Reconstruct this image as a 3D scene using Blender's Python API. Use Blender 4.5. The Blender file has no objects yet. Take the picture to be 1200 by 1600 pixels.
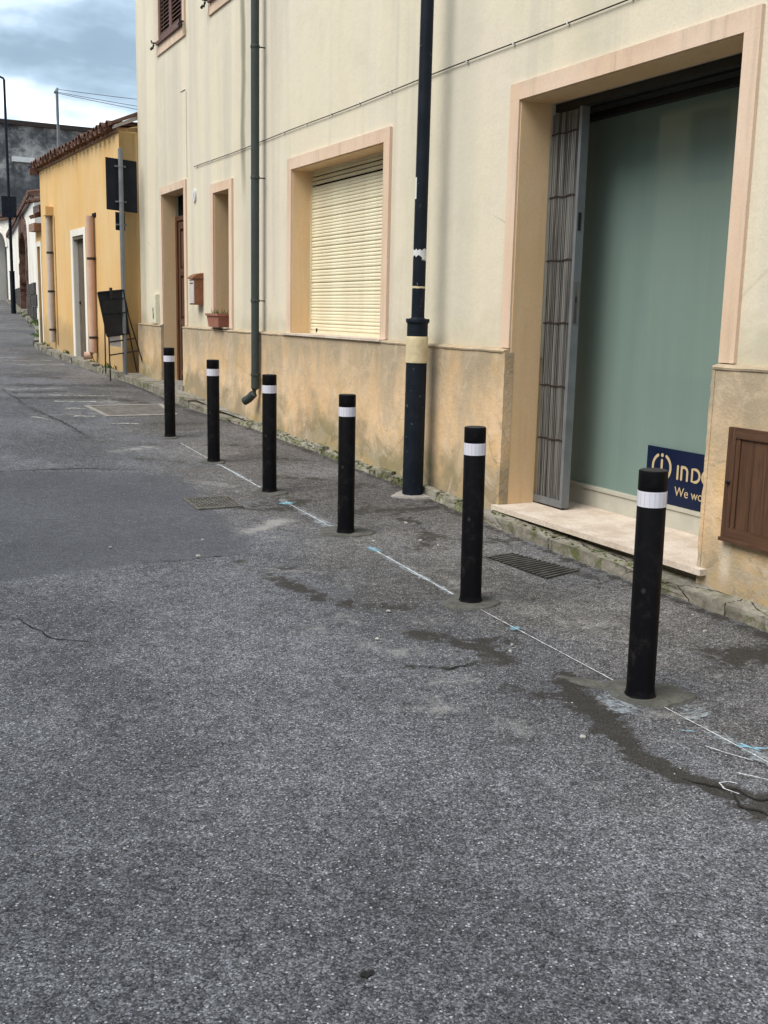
import bpy, bmesh, math, random
import numpy as np
from mathutils import Vector, Matrix
random.seed(7); rng = np.random.default_rng(7)
S = bpy.context.scene
COL = S.collection
R = math.radians

# ------------------------------------------------------------------ camera
CAM_Z = 1.535
def _cam():
    cx, cy, f = 600., 800., 1660.
    d = np.array([-243-cx, 472-cy, f]); Y = d/np.linalg.norm(d)
    r = R(1.27)
    u = np.array([-math.sin(r), math.cos(r), 0]); w = np.array([0, 0, 1.])
    dn = u - (u@Y)/(w@Y)*w; dn /= np.linalg.norm(dn)
    Z = -dn; X = np.cross(Y, Z)
    M = np.stack([X, Y, Z])
    right, down, fwd = M[:, 0], M[:, 1], M[:, 2]
    cam = bpy.data.cameras.new('camera'); o = bpy.data.objects.new('camera', cam); COL.objects.link(o)
    m = Matrix.Identity(4)
    for i in range(3):
        m[i][0] = right[i]; m[i][1] = -down[i]; m[i][2] = -fwd[i]
    m[2][3] = CAM_Z
    o.matrix_world = m
    cam.sensor_fit = 'VERTICAL'; cam.sensor_height = 36; cam.lens = f/1600*36
    cam.clip_start = .05; cam.clip_end = 2000
    S.camera = o
_cam()
S.render.resolution_x = 768; S.render.resolution_y = 1024

# ------------------------------------------------------------------ light
SUN_EL, SUN_AZ = 52., 262.         # azimuth clockwise from +Y; comes from the street side
W = bpy.data.worlds.new('World'); S.world = W; W.use_nodes = True
def _world():
    nt = W.node_tree; nt.nodes.clear(); n = nt.nodes.new; l = nt.links.new
    out = n('ShaderNodeOutputWorld'); bg = n('ShaderNodeBackground')
    sky = n('ShaderNodeTexSky'); sky.sky_type = 'NISHITA'; sky.sun_disc = False
    sky.sun_elevation = R(SUN_EL); sky.sun_rotation = R(SUN_AZ); sky.dust_density = 2.0
    tc = n('ShaderNodeTexCoord'); sp = n('ShaderNodeSeparateXYZ'); l(tc.outputs['Generated'], sp.inputs[0])
    # clouds: flatten direction on a layer so that they get longer towards the horizon
    ad = n('ShaderNodeMath'); ad.operation = 'ADD'; ad.inputs[1].default_value = .32; l(sp.outputs[2], ad.inputs[0])
    mx0 = n('ShaderNodeMath'); mx0.operation = 'MAXIMUM'; mx0.inputs[1].default_value = .12; l(ad.outputs[0], mx0.inputs[0])
    dv = n('ShaderNodeVectorMath'); dv.operation = 'DIVIDE'; l(tc.outputs['Generated'], dv.inputs[0])
    cb = n('ShaderNodeCombineXYZ')
    for i in range(3): l(mx0.outputs[0], cb.inputs[i])
    l(cb.outputs[0], dv.inputs[1])
    mp = n('ShaderNodeMapping'); mp.inputs['Location'].default_value = (1.3, 4.2, .4); l(dv.outputs[0], mp.inputs[0])
    no = n('ShaderNodeTexNoise'); no.inputs['Scale'].default_value = 2.5; no.inputs['Detail'].default_value = 5
    no.inputs['Roughness'].default_value = .5; no.inputs['Distortion'].default_value = .25; l(mp.outputs[0], no.inputs[0])
    # whiter, thinner cloud low down
    el = n('ShaderNodeMapRange'); el.inputs[1].default_value = .11; el.inputs[2].default_value = .27
    el.inputs[3].default_value = .10; el.inputs[4].default_value = .0; l(sp.outputs[2], el.inputs[0])
    sm = n('ShaderNodeMath'); sm.operation = 'ADD'; l(no.outputs[0], sm.inputs[0]); l(el.outputs[0], sm.inputs[1])
    rp = n('ShaderNodeValToRGB'); e = rp.color_ramp.elements
    e[0].position = .40; e[0].color = (.125, .175, .225, 1)
    e[1].position = .78; e[1].color = (1.5, 1.5, 1.5, 1)
    for ps, c in ((.49, (.145, .20, .25)), (.55, (.22, .29, .355)), (.62, (.44, .505, .56)), (.69, (.85, .88, .90))):
        a = e.new(ps); a.color = (*c, 1)
    l(sm.outputs[0], rp.inputs[0])
    sc = n('ShaderNodeVectorMath'); sc.operation = 'SCALE'; sc.inputs['Scale'].default_value = .10; l(sky.outputs[0], sc.inputs[0])
    mix = n('ShaderNodeMix'); mix.data_type = 'RGBA'; mix.inputs[0].default_value = .92
    l(sc.outputs[0], mix.inputs[6]); l(rp.outputs[0], mix.inputs[7])
    l(mix.outputs[2], bg.inputs[0]); bg.inputs[1].default_value = 1.0
    l(bg.outputs[0], out.inputs[0])
_world()
W.cycles.sampling_method = 'MANUAL'; W.cycles.sample_map_resolution = 256
sl = bpy.data.lights.new('sun', 'SUN'); sl.energy = 1.5; sl.angle = R(40); sl.color = (1, .94, .86)
so = bpy.data.objects.new('sun', sl); COL.objects.link(so)
_d = Vector((math.sin(R(SUN_AZ))*math.cos(R(SUN_EL)), math.cos(R(SUN_AZ))*math.cos(R(SUN_EL)), math.sin(R(SUN_EL))))
so.rotation_euler = _d.to_track_quat('Z', 'Y').to_euler(); so.location = (-10, 0, 20)
vs = S.view_settings; vs.view_transform = 'Standard'; vs.look = 'None'; vs.gamma = 1; vs.use_curve_mapping = False
vs.exposure = 1.37
S.cycles.max_bounces = 6; S.cycles.diffuse_bounces = 3; S.cycles.glossy_bounces = 2; S.cycles.transparent_max_bounces = 8

# ------------------------------------------------------------------ material helper
class G:
    def __init__(s, name):
        s.m = bpy.data.materials.new(name); s.m.use_nodes = True; s.nt = s.m.node_tree
        s.b = s.nt.nodes['Principled BSDF']
    def n(s, t): return s.nt.nodes.new(t)
    def put(s, inp, v):
        if hasattr(v, 'links') or isinstance(v, bpy.types.NodeSocket): s.nt.links.new(v, inp)
        elif isinstance(v, (tuple, list)) and inp.type == 'RGBA' and len(v) == 3: inp.default_value = (*v, 1)
        else: inp.default_value = v
    def pos(s): return s.n('ShaderNodeNewGeometry').outputs['Position']
    def obj(s): return s.n('ShaderNodeTexCoord').outputs['Object']
    def attr(s, name):
        a = s.n('ShaderNodeAttribute'); a.attribute_name = name; return a.outputs['Fac']
    def sep(s, v):
        a = s.n('ShaderNodeSeparateXYZ'); s.put(a.inputs[0], v); return a.outputs
    def scl(s, v, k, loc=(0, 0, 0)):
        a = s.n('ShaderNodeMapping'); a.inputs['Scale'].default_value = k; a.inputs['Location'].default_value = loc
        s.put(a.inputs[0], v); return a.outputs[0]
    def noise(s, v, sc, det=4, ro=.55, di=0.):
        a = s.n('ShaderNodeTexNoise'); s.put(a.inputs['Vector'], v); a.inputs['Scale'].default_value = sc
        a.inputs['Detail'].default_value = det; a.inputs['Roughness'].default_value = ro; a.inputs['Distortion'].default_value = di
        return a.outputs[0]
    def noise3(s, v, sc, det=4, ro=.55, di=0.):
        a = s.noise(v, sc, det, ro, di).node; return s.sep(a.outputs[1])
    def voro2(s, v, sc):
        a = s.voro(v, sc).node; return a.outputs['Distance'], s.sep(a.outputs['Color'])
    def voro(s, v, sc, out='Distance', feat='F1'):
        a = s.n('ShaderNodeTexVoronoi'); a.feature = feat; s.put(a.inputs['Vector'], v); a.inputs['Scale'].default_value = sc
        return a.outputs[out]
    def math(s, op, a, b=0., c=None):
        k = s.n('ShaderNodeMath'); k.operation = op; s.put(k.inputs[0], a); s.put(k.inputs[1], b)
        if c is not None: s.put(k.inputs[2], c)
        return k.outputs[0]
    def mr(s, v, a, b, c=0., d=1., smooth=True):
        k = s.n('ShaderNodeMapRange'); k.interpolation_type = 'SMOOTHSTEP' if smooth else 'LINEAR'
        for i, x in enumerate((v, a, b, c, d)): s.put(k.inputs[i], x)
        return k.outputs[0]
    def mix(s, f, a, b, mode='MIX'):
        k = s.n('ShaderNodeMix'); k.data_type = 'RGBA'; k.blend_type = mode
        s.put(k.inputs[0], f); s.put(k.inputs[6], a); s.put(k.inputs[7], b); return k.outputs[2]
    def ramp(s, f, stops):
        k = s.n('ShaderNodeValToRGB'); e = k.color_ramp.elements
        e[0].position, e[0].color = stops[0][0], (*stops[0][1], 1); e[1].position, e[1].color = stops[-1][0], (*stops[-1][1], 1)
        for p, c in stops[1:-1]:
            x = e.new(p); x.color = (*c, 1)
        s.put(k.inputs[0], f); return k.outputs[0]
    def bump(s, h, st=.3, dist=.01):
        k = s.n('ShaderNodeBump'); k.inputs['Strength'].default_value = st; k.inputs['Distance'].default_value = dist
        s.put(k.inputs['Height'], h); s.nt.links.new(k.outputs[0], s.b.inputs['Normal'])
    def fin(s, col, rough=.8, spec=.4, metal=0., coat=0.):
        s.put(s.b.inputs['Base Color'], col); s.put(s.b.inputs['Roughness'], rough)
        s.b.inputs['Specular IOR Level'].default_value = spec; s.put(s.b.inputs['Metallic'], metal)
        s.b.inputs['Coat Weight'].default_value = coat
        return s.m

M = {}
def wall_height(g, sp):
    """height above the pavement that climbs along +Y"""
    y2 = g.math('MULTIPLY', sp[1], sp[1]); return g.math('SUBTRACT', sp[2], g.math('MULTIPLY', y2, .0015))

def m_cream():
    g = G('cream_stucco'); p = g.pos(); sp = g.sep(p)
    big = g.noise3(g.scl(p, (.5, .55, .35)), 1.0, 4, .6)
    col = g.ramp(big[0], [(.3, (.70, .625, .49)), (.5, (.735, .67, .525)), (.7, (.715, .64, .545))])
    st = g.noise3(g.scl(p, (1.3, 1.3, .07)), 1.6, 4, .62, .3)              # rain streaks
    col = g.mix(g.mr(st[0], .45, .66, 0, .60), col, (.50, .475, .40))
    col = g.mix(g.mr(st[1], .50, .72, 0, .34), col, (.77, .71, .60))
    blot = g.noise3(p, 2.0, 5, .65, .4)
    col = g.mix(g.mr(blot[0], .50, .70, 0, .34), col, (.60, .55, .43))
    col = g.mix(g.mr(blot[1], .50, .68, 0, .32), col, (.78, .70, .545))
    wob = g.math('MULTIPLY', g.math('SUBTRACT', big[1], .5), .5)
    yy = g.math('ADD', sp[1], wob)
    brk = g.mr(st[2], .36, .6, .5, 1)
    for yc, w, k, c, z0, z1 in ((12.17, .11, .92, (.20, .19, .13), 2.6, 3.4), (13.55, .20, .60, (.52, .48, .46), 1.4, 2.2), (7.2, .32, .5, (.52, .51, .44), 1.3, 1.6),
                            (11.85, .22, .6, (.56, .54, .51), 1.3, 1.6), (14.2, .14, .35, (.50, .46, .42), 1.3, 1.6), (5.7, .3, .22, (.50, .45, .34), 3.0, 3.3)):
        a = g.mr(g.math('ABSOLUTE', g.math('SUBTRACT', yy, yc)), w*.2, w, 1, 0)
        a = g.math('MULTIPLY', g.math('MULTIPLY', a, brk), g.mr(sp[2], z0, z1))
        col = g.mix(g.math('MULTIPLY', a, k), col, c)
    # grime just above the ledge
    led = g.mr(g.math('ADD', sp[2], g.math('MULTIPLY', g.math('SUBTRACT', blot[2], .5), .8)), 1.24, 1.58, 1, 0)
    col = g.mix(g.math('MULTIPLY', led, .5), col, (.38, .35, .25))
    fine = g.noise(p, 55, 4, .7)
    col = g.mix(g.mr(fine, .35, .7, 0, .30), col, (.56, .51, .40))
    cr = g.voro(g.scl(g.mix(.2, p, big[2]), (1, .55, .7)), .62, 'Distance', 'DISTANCE_TO_EDGE')
    crm = g.math('MULTIPLY', g.mr(cr, .001, .003, 1, 0), g.mr(big[1], .52, .6))
    col = g.mix(g.math('MULTIPLY', crm, .35), col, (.34, .30, .22))
    mid = g.noise(p, 7, 3, .6)
    g.bump(g.math('ADD', g.math('MULTIPLY', g.noise(p, 52, 2, .7), .35), g.math('MULTIPLY', mid, 1.1)), .30, .012)
    M['cream'] = g.fin(col, .9, .15)

def m_peach(key, base, light, grime=.5):
    g = G(key); p = g.pos(); sp = g.sep(p)
    big = g.noise(g.scl(p, (1, 1, .6)), 1.6, 5, .6)
    col = g.mix(g.mr(big, .35, .65), base, light)
    st = g.noise(g.scl(p, (6, 6, .4)), 1.8, 5, .65)
    col = g.mix(g.mr(st, .5, .75, 0, grime*.7), col, (.34, .28, .20))
    led = g.math('MULTIPLY', g.mr(sp[2], 2.98, 3.16), g.mr(g.noise(g.scl(p, (2, 2, 2)), 3, 5, .7), .4, .65, .1, .7))
    col = g.mix(g.math('MULTIPLY', led, grime), col, (.42, .35, .28))
    fine = g.noise(p, 60, 5, .7)
    col = g.mix(g.mr(fine, .35, .7, 0, .15), col, (.40, .29, .19))
    g.bump(g.math('ADD', g.math('MULTIPLY', fine, .3), g.noise(p, 8, 4)), .3, .008)
    M[key] = g.fin(col, .88, .22)

def m_plinth():
    g = G('plinth_render'); p = g.pos(); sp = g.sep(p); h = wall_height(g, sp)
    big = g.noise3(g.scl(p, (.8, .8, .9)), 1.1, 5, .6)
    col = g.ramp(big[0], [(.3, (.71, .475, .265)), (.5, (.77, .545, .325)), (.7, (.73, .55, .38))])
    och = g.noise3(p, 1.7, 5, .62, .6)
    col = g.mix(g.mr(och[0], .54, .68, 0, .8), col, (.74, .46, .18))
    # grey weeping from the ledge
    st = g.noise3(g.scl(p, (1.7, 1.7, .55)), 1.5, 6, .66, .5)
    top = g.mr(g.math('ADD', sp[2], g.math('MULTIPLY', g.math('SUBTRACT', st[0], .5), 1.5)), .60, 1.36)
    col = g.mix(g.math('MULTIPLY', top, .80), col, (.30, .265, .20))
    col = g.mix(g.mr(st[1], .46, .68, 0, .55), col, (.46, .39, .29))
    mo = g.noise3(p, 5.5, 6, .7, .6); col = g.mix(g.mr(mo[0], .46, .66, 0, .42), col, (.45, .38, .27)); col = g.mix(g.mr(mo[1], .48, .68, 0, .35), col, (.76, .60, .43))
    # damp and green algae climbing from the foot
    foot = g.mr(g.math('SUBTRACT', h, g.math('MULTIPLY', g.math('SUBTRACT', och[1], .44), 1.35)), .06, .48, 1, 0)
    col = g.mix(g.math('MULTIPLY', foot, .80), col, g.mix(g.mr(big[1], .42, .6), (.25, .21, .145), (.20, .19, .10)))
    sal = g.noise3(p, 3.4, 6, .7, .5)
    col = g.mix(g.math('MULTIPLY', g.mr(sal[0], .54, .66), g.mr(h, .3, .9, .5, 0.05)), col, (.66, .57, .45))
    pe = g.math('ADD', och[2], g.math('MULTIPLY', g.math('SUBTRACT', sal[2], .5), .45)); pe = g.math('SUBTRACT', pe, g.math('MULTIPLY', h, .22))
    peel = g.mr(pe, .475, .49); rim = g.math('SUBTRACT', g.mr(pe, .462, .474), peel)
    col = g.mix(g.math('MULTIPLY', peel, .30), col, g.mix(g.mr(sal[1], .42, .58), (.70, .45, .17), (.52, .46, .37)))
    col = g.mix(g.math('MULTIPLY', rim, .16), col, (.25, .20, .14))
    wn = g.mix(.16, p, sal[0]); ed = g.voro(g.scl(wn, (1, .7, .8)), 1.25, 'Distance', 'DISTANCE_TO_EDGE')
    crk = g.math('MULTIPLY', g.mr(ed, .0015, .005, 1, 0), g.mr(big[2], .50, .56)); col = g.mix(g.math('MULTIPLY', crk, .32), col, (.13, .10, .07))
    # lime run below the meter cupboard
    run = g.math('ABSOLUTE', g.math('SUBTRACT', g.math('ADD', sp[1], g.math('MULTIPLY', g.math('SUBTRACT', sal[1], .5), .10)), 4.17))
    run = g.math('MULTIPLY', g.mr(run, .005, .06, 1, 0), g.math('MULTIPLY', g.mr(sp[2], .10, .22), g.mr(sp[2], .5, .62, 1, 0)))
    col = g.mix(g.math('MULTIPLY', run, .6), col, (.70, .62, .52))
    chd, chc = g.voro2(p, 7); chip = g.math('MULTIPLY', g.mr(g.math('ADD', chd, g.math('MULTIPLY', sal[2], .15)), .12, .17, 1, 0), g.mr(chc[0], .80, .82))
    col = g.mix(g.math('MULTIPLY', chip, .7), col, (.30, .27, .23))
    fine = g.noise(p, 60, 4, .7)
    col = g.mix(g.mr(fine, .35, .7, 0, .2), col, (.36, .28, .18))
    g.bump(g.math('ADD', g.math('MULTIPLY', g.noise(p, 60, 2, .7), .4), g.math('ADD', g.math('MULTIPLY', g.noise(p, 6, 4, .65), 1.8), g.math('MULTIPLY', peel, -.2))), .5, .012)
    M['plinth'] = g.fin(col, .9, .15)

def m_orange():
    g = G('orange_render'); p = g.pos(); sp = g.sep(p); h = wall_height(g, sp)
    big = g.noise(g.scl(p, (.7, .7, .5)), 1.2, 5, .6)
    col = g.ramp(big, [(.3, (.67, .42, .165)), (.5, (.70, .465, .21)), (.7, (.71, .505, .26))])
    st = g.noise(g.scl(p, (5, 5, .3)), 1.6, 5, .65)
    col = g.mix(g.mr(st, .5, .75, 0, .45), col, (.48, .32, .14))
    e = g.noise(p, 2.0, 5, .65)
    foot = g.mr(g.math('SUBTRACT', h, g.math('MULTIPLY', e, .8)), -.1, .35, 1, 0)
    col = g.mix(g.math('MULTIPLY', foot, .6), col, (.30, .22, .12))
    g.bump(g.noise(p, 25, 6, .7), .3, .012)
    M['orange'] = g.fin(col, .9, .2)

def m_asphalt():
    g = G('worn_asphalt'); p = g.pos()
    dark, pale, patch, warm = g.attr('dark'), g.attr('pale'), g.attr('patch'), g.attr('brown')
    d1, c1 = g.voro2(p, 190); d2, c2 = g.voro2(g.scl(p, (1, 1, 1), (5, 3, 0)), 115); d3, c3 = g.voro2(p, 34)
    col = g.ramp(c1[0], [(0, (.020, .020, .022)), (.35, (.066, .066, .069)), (.7, (.140, .140, .145)), (1, (.34, .34, .345))])
    colb = g.ramp(c2[0], [(0, (.034, .034, .036)), (.5, (.102, .102, .107)), (1, (.24, .24, .247))])
    col = g.mix(.33, col, colb)
    n7 = g.noise3(p, 7, 6, .72, .5); lump = g.noise3(p, 24, 3, .6); big = g.noise3(g.scl(p, (1, .8, 1)), .9, 4, .6)
    f = g.math('MULTIPLY', g.mr(lump[0], .3, .7, .80, 1.22), g.math('MULTIPLY', g.mr(n7[0], .3, .7, .84, 1.18), g.mr(big[0], .3, .7, .76, 1.26)))
    col = g.mix(1., col, f, 'MULTIPLY')
    col = g.mix(g.math('MULTIPLY', g.math('MULTIPLY', g.mr(c2[1], .94, .95), g.mr(d2, .25, .5, 1, 0)), .8), col, (.62, .61, .60))
    col = g.mix(g.math('MULTIPLY', g.math('MULTIPLY', g.mr(c3[1], .985, .99), g.mr(d3, .08, .15, 1, 0)), .85), col, (.70, .69, .67))
    # newer, finer and bluer strip
    pn = g.mr(g.math('ADD', patch, g.math('MULTIPLY', g.math('SUBTRACT', n7[2], .5), .25)), .42, .56)
    col = g.mix(pn, col, g.mix(.60, col, (.084, .087, .096)))
    # warm dust
    bn = g.mr(g.math('ADD', warm, g.math('MULTIPLY', g.math('SUBTRACT', big[1], .5), 1.6)), .30, .95)
    col = g.mix(g.math('MULTIPLY', bn, .8), col, g.mix(1., col, (1.045, 1.0, .95), 'MULTIPLY'))
    cool = g.math('SUBTRACT', 1., bn); col = g.mix(g.math('MULTIPLY', cool, .8), col, g.mix(1., col, (.95, .99, 1.10), 'MULTIPLY'))
    # foot-worn, dirtier strip along the houses
    dirt = g.math('MULTIPLY', warm, g.mr(big[2], .38, .60)); col = g.mix(g.math('MULTIPLY', dirt, .5), col, g.mix(1., col, (.50, .48, .45), 'MULTIPLY'))
    # spilt dark slurry
    dn = g.math('ADD', dark, g.math('MULTIPLY', g.math('SUBTRACT', n7[0], .5), 2.3)); dn = g.mr(g.math('ADD', dn, g.math('MULTIPLY', g.math('SUBTRACT', lump[2], .5), .9)), .32, .66)
    col = g.mix(g.math('MULTIPLY', dn, .92), col, g.mix(.15, (.034, .031, .027), g.mix(1., col, (.40, .37, .33), 'MULTIPLY')))
    # cement dust
    pw = g.mr(g.math('ADD', pale, g.math('MULTIPLY', g.math('SUBTRACT', n7[1], .5), 2.0)), .34, 1.0)
    col = g.mix(g.math('MULTIPLY', pw, .60), col, (.42, .415, .40))
    g.bump(g.math('ADD', g.math('MULTIPLY', d1, -1.), g.math('MULTIPLY', lump[1], 1.2)), .6, .006)
    M['asphalt'] = g.fin(col, g.mr(dn, 0, 1, .88, .72), .25)

def m_concrete(key, a, b, moss=0., sc=6., crack=0.):
    g = G(key); p = g.pos()
    n1 = g.noise(p, sc, 6, .7); col = g.mix(g.mr(n1, .35, .65), a, b)
    col = g.mix(g.mr(g.noise(p, 70, 4, .7), .4, .7, 0, .3), col, tuple(x*.5 for x in a))
    if moss:
        mm = g.mr(g.noise(p, 5., 7, .75, .4), .62-moss*.2, .74-moss*.2)
        col = g.mix(g.math('MULTIPLY', mm, .9), col, g.mix(g.noise(p, 40, 3), (.055, .070, .020), (.14, .155, .055)))
    hgt = g.math('ADD', n1, g.math('MULTIPLY', g.noise(p, 45, 4, .7), .6))
    if crack:
        wn = g.n('ShaderNodeTexNoise'); g.put(wn.inputs['Vector'], p); wn.inputs['Scale'].default_value = 5; wn.inputs['Detail'].default_value = 5
        pw = g.mix(.10, p, wn.outputs[1])
        ed = g.voro(g.scl(pw, (1.4, .8, 1.4)), 2.3, 'Distance', 'DISTANCE_TO_EDGE'); cm = g.mr(ed, .004, .014, 1, 0)
        cm = g.math('MULTIPLY', cm, g.mr(g.noise(p, 1.3, 3), .42, .58))
        col = g.mix(g.math('MULTIPLY', cm, crack), col, (.03, .028, .022)); hgt = g.math('SUBTRACT', hgt, g.math('MULTIPLY', cm, 2.))
        dk = g.mr(g.noise(p, 2.6, 6, .72), .47, .66); col = g.mix(g.math('MULTIPLY', dk, .65), col, (.085, .078, .06))
    g.bump(hgt, .6, .014)
    M[key] = g.fin(col, .92, .2)

def m_paint(key, col, rough=.45, spec=.5, wear=None, metal=0., noise_amt=.25, sc=6., coat=0.):
    g = G(key); p = g.obj()
    n1 = g.noise(p, sc, 6, .65)
    c = g.mix(g.mr(n1, .35, .7, 0, noise_amt), col, tuple(min(1, x*1.6+.01) for x in col))
    if wear:
        w = g.mr(g.noise(p, 16, 5, .7, .6), .665, .69)
        c = g.mix(w, c, wear)
    g.bump(g.noise(p, 40, 4), .08, .004)
    M[key] = g.fin(c, g.mr(n1, .3, .7, rough-.06, rough+.10), spec, metal, coat)

def m_black():
    g = G('bollard_black'); p = g.obj(); sp = g.sep(p)
    dust = g.math('MULTIPLY', g.mr(g.noise(p, 9, 6, .7, .3), .52, .72), g.mr(sp[2], .0, .75, .55, .12))
    smear = g.voro(g.scl(p, (1, 1, .8)), 14, 'Distance'); sm = g.math('MULTIPLY', g.mr(smear, .06, .2, 1, 0), g.mr(g.noise(p, 5, 2), .55, .62))
    c = g.mix(g.math('MAXIMUM', g.math('MULTIPLY', dust, .42), g.math('MULTIPLY', sm, .26)), (.0042, .0043, .0058), (.13, .125, .115))
    M['black'] = g.fin(c, g.mr(g.noise(p, 6, 4), .3, .7, .42, .58), .10)

def m_wood(key, a, b, ax=2):
    g = G(key); p = g.pos()
    k = [28, 28, 28]; k[ax] = 1.6
    n1 = g.noise(g.scl(p, tuple(k)), 1., 6, .65, .6)
    n2 = g.noise(g.scl(p, tuple(x*4 for x in k)), 1., 3, .6)
    c = g.mix(g.mr(n1, .3, .7), a, b); c = g.mix(g.mr(n2, .45, .7, 0, .5), c, tuple(x*.45 for x in a))
    g.bump(n2, .2, .003); M[key] = g.fin(c, .55, .35)

def m_glass():
    g = G('green_shop_glass'); p = g.pos()
    br = g.noise3(g.scl(p, (1, 5, .5)), 1.6, 4, .55); br2 = g.noise(g.scl(p, (1, 90, .5)), 1.5, 3, .6)
    c = g.mix(g.mr(br[0], .3, .7), (.176, .250, .226), (.188, .264, .240))
    c = g.mix(g.mr(br2, .45, .75, 0, .12), c, (.25, .36, .325))
    M['glass'] = g.fin(c, .55, .1, 0, 1.0); g.b.inputs['Coat Roughness'].default_value = .03

def m_gate():
    g = G('galvanised_gate'); p = g.pos()
    n1 = g.noise(g.scl(p, (30, 30, .8)), 1.3, 5, .7)
    c = g.mix(g.mr(n1, .36, .64), (.06, .058, .055), (.25, .248, .24))
    c = g.mix(g.mr(g.noise(g.scl(p, (12, 12, 2)), 1.6, 5, .7), .54, .70, 0, .6), c, (.085, .065, .05))
    M['gate'] = g.fin(c, .55, .4, .15)

def m_greywall():
    g = G('old_concrete_wall'); p = g.pos(); sp = g.sep(p)
    n1 = g.noise(g.scl(p, (.45, .45, .45)), 2.6, 6, .7, .2)
    c = g.ramp(n1, [(.34, (.06, .062, .065)), (.46, (.13, .13, .13)), (.54, (.27, .265, .255)), (.64, (.42, .41, .39))])
    st = g.noise(g.scl(p, (1.4, 1.4, .1)), 1.2, 5, .6)
    c = g.mix(g.mr(st, .5, .7, 0, .6), c, (.035, .036, .038))
    low = g.mr(g.math('ADD', sp[2], g.math('MULTIPLY', n1, 2.0)), 8.9, 10.0, 1, 0)
    c = g.mix(g.math('MULTIPLY', low, .7), c, (.060, .064, .07))
    M['greywall'] = g.fin(c, .95, .1)

def m_white():
    g = G('white_render'); p = g.pos()
    c = g.mix(g.mr(g.noise(g.scl(p, (.6, .6, .3)), 1.5, 6, .65), .4, .75), (.80, .77, .70), (.58, .54, .47))
    M['white_wall'] = g.fin(c, .9, .2)

def m_terracotta():
    g = G('clay_tile'); p = g.pos()
    n1 = g.noise(p, 4.5, 6, .7)
    c = g.ramp(n1, [(.3, (.075, .042, .033)), (.5, (.14, .075, .055)), (.7, (.25, .17, .135))])
    c = g.mix(g.mr(g.noise(p, 9, 5, .7), .55, .7, 0, .6), c, (.10, .085, .07))
    g.bump(n1, .3, .02); M['tile'] = g.fin(c, .9, .2)

m_cream(); m_plinth(); m_orange(); m_asphalt(); m_black(); m_glass(); m_gate(); m_greywall(); m_white(); m_terracotta()
m_peach('peach', (.70, .515, .375), (.745, .58, .455), .6)
m_peach('reveal', (.78, .54, .30), (.80, .58, .35), .3)
m_concrete('ochre', (.58, .45, .22), (.66, .53, .28), 0, 1.5)
m_concrete('kerb', (.19, .175, .14), (.33, .31, .265), .55, 7., .9)
m_concrete('kerb_moss', (.20, .19, .15), (.36, .345, .29), .75, 9., .5)
m_concrete('pavement', (.22, .21, .18), (.33, .31, .27), .25, 4., .6)
m_concrete('wet_cement', (.085, .085, .078), (.135, .134, .122), 0, 14.)
m_concrete('dry_cement', (.26, .245, .225), (.36, .34, .315), 0, 14.)
m_concrete('iron_cover', (.11, .104, .096), (.19, .18, .165), 0, 12.)
m_concrete('grate_iron', (.055, .052, .047), (.105, .10, .09), 0, 12.)
m_concrete('pit_shade_dirt', (.018, .017, .015), (.05, .046, .04), 0, 12.)
m_concrete('marble', (.54, .44, .355), (.70, .615, .525), 0, 3.5)
m_concrete('dark_stone', (.035, .033, .031), (.085, .08, .075), 0, 4.)
m_concrete('brown_stone', (.10, .06, .045), (.20, .12, .095), 0, 4.)
m_concrete('mortar', (.16, .15, .13), (.24, .22, .19), .5, 9.)
m_paint('lamp_blue', (.007, .011, .018), .5, .14, (.20, .21, .23), 0, .4)
m_paint('pipe_grey', (.046, .056, .053), .5, .2, None, 0, .3)
m_paint('shutter', (.72, .65, .47), .55, .4, None, 0, .25, 3.)
m_paint('cap_grey', (.02, .02, .021), .6, .3, None, 0, .6, 30.)
m_paint('iron', (.012, .011, .011), .6, .4)
m_paint('rust_dark', (.035, .024, .02), .7, .3)
m_paint('sign_back', (.010, .012, .018), .55, .15, None, 0, .6, 5.)
m_paint('galv', (.17, .185, .20), .5, .45, None, .35, .4)
m_paint('white_plastic', (.62, .62, .60), .5, .4)
m_paint('off_white', (.66, .64, .50), .6, .3)
m_paint('band', (.70, .70, .80), .32, .6, None, 0, .05)
m_paint('band_grid', (.56, .56, .66), .3, .6, None, 0, .05)
m_paint('tape', (.58, .49, .31), .6, .3, None, 0, .3, 20.)
m_paint('paper', (.62, .62, .63), .8, .2, None, 0, .3, 20.)
m_paint('pvc_pink', (.50, .33, .255), .55, .35, None, 0, .35, 3.)
m_paint('pvc_grey', (.44, .38, .34), .55, .35, None, 0, .35, 3.)
m_paint('navy', (.003, .009, .036), .4, .25, None, 0, .25, 2., .08)
m_paint('gold', (.50, .40, .235), .5, .4, None, 0, .05)
m_paint('pot', (.30, .125, .085), .7, .3, None, 0, .4)
m_paint('copper_box', (.20, .085, .038), .6, .4, (.10, .06, .04), .2, .7, 14.)
m_paint('box_front', (.52, .48, .46), .6, .3)
m_paint('rail', (.43, .42, .36), .6, .3)
m_paint('steel_dark', (.03, .03, .03), .5, .5, None, .5)
m_paint('arch_shade', (.13, .12, .115), .9, .1)
m_paint('grey_door', (.105, .082, .06), .8, .2, None, 0, .5)
m_paint('lamp_glass', (.55, .56, .58), .3, .5)
m_paint('board_black', (.012, .013, .017), .45, .3, None, 0, .8, 7.)
m_paint('chalk_white', (.66, .68, .70), .95, .1)
m_paint('chalk_blue', (.26, .52, .66), .95, .1)
m_paint('road_paint', (.40, .40, .375), .95, .1, (.10, .10, .10))
m_paint('leaf', (.055, .10, .022), .8, .2, None, 0, .9, 14.)
m_paint('moss', (.075, .085, .026), .95, .1, None, 0, .8, 14.)
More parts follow.
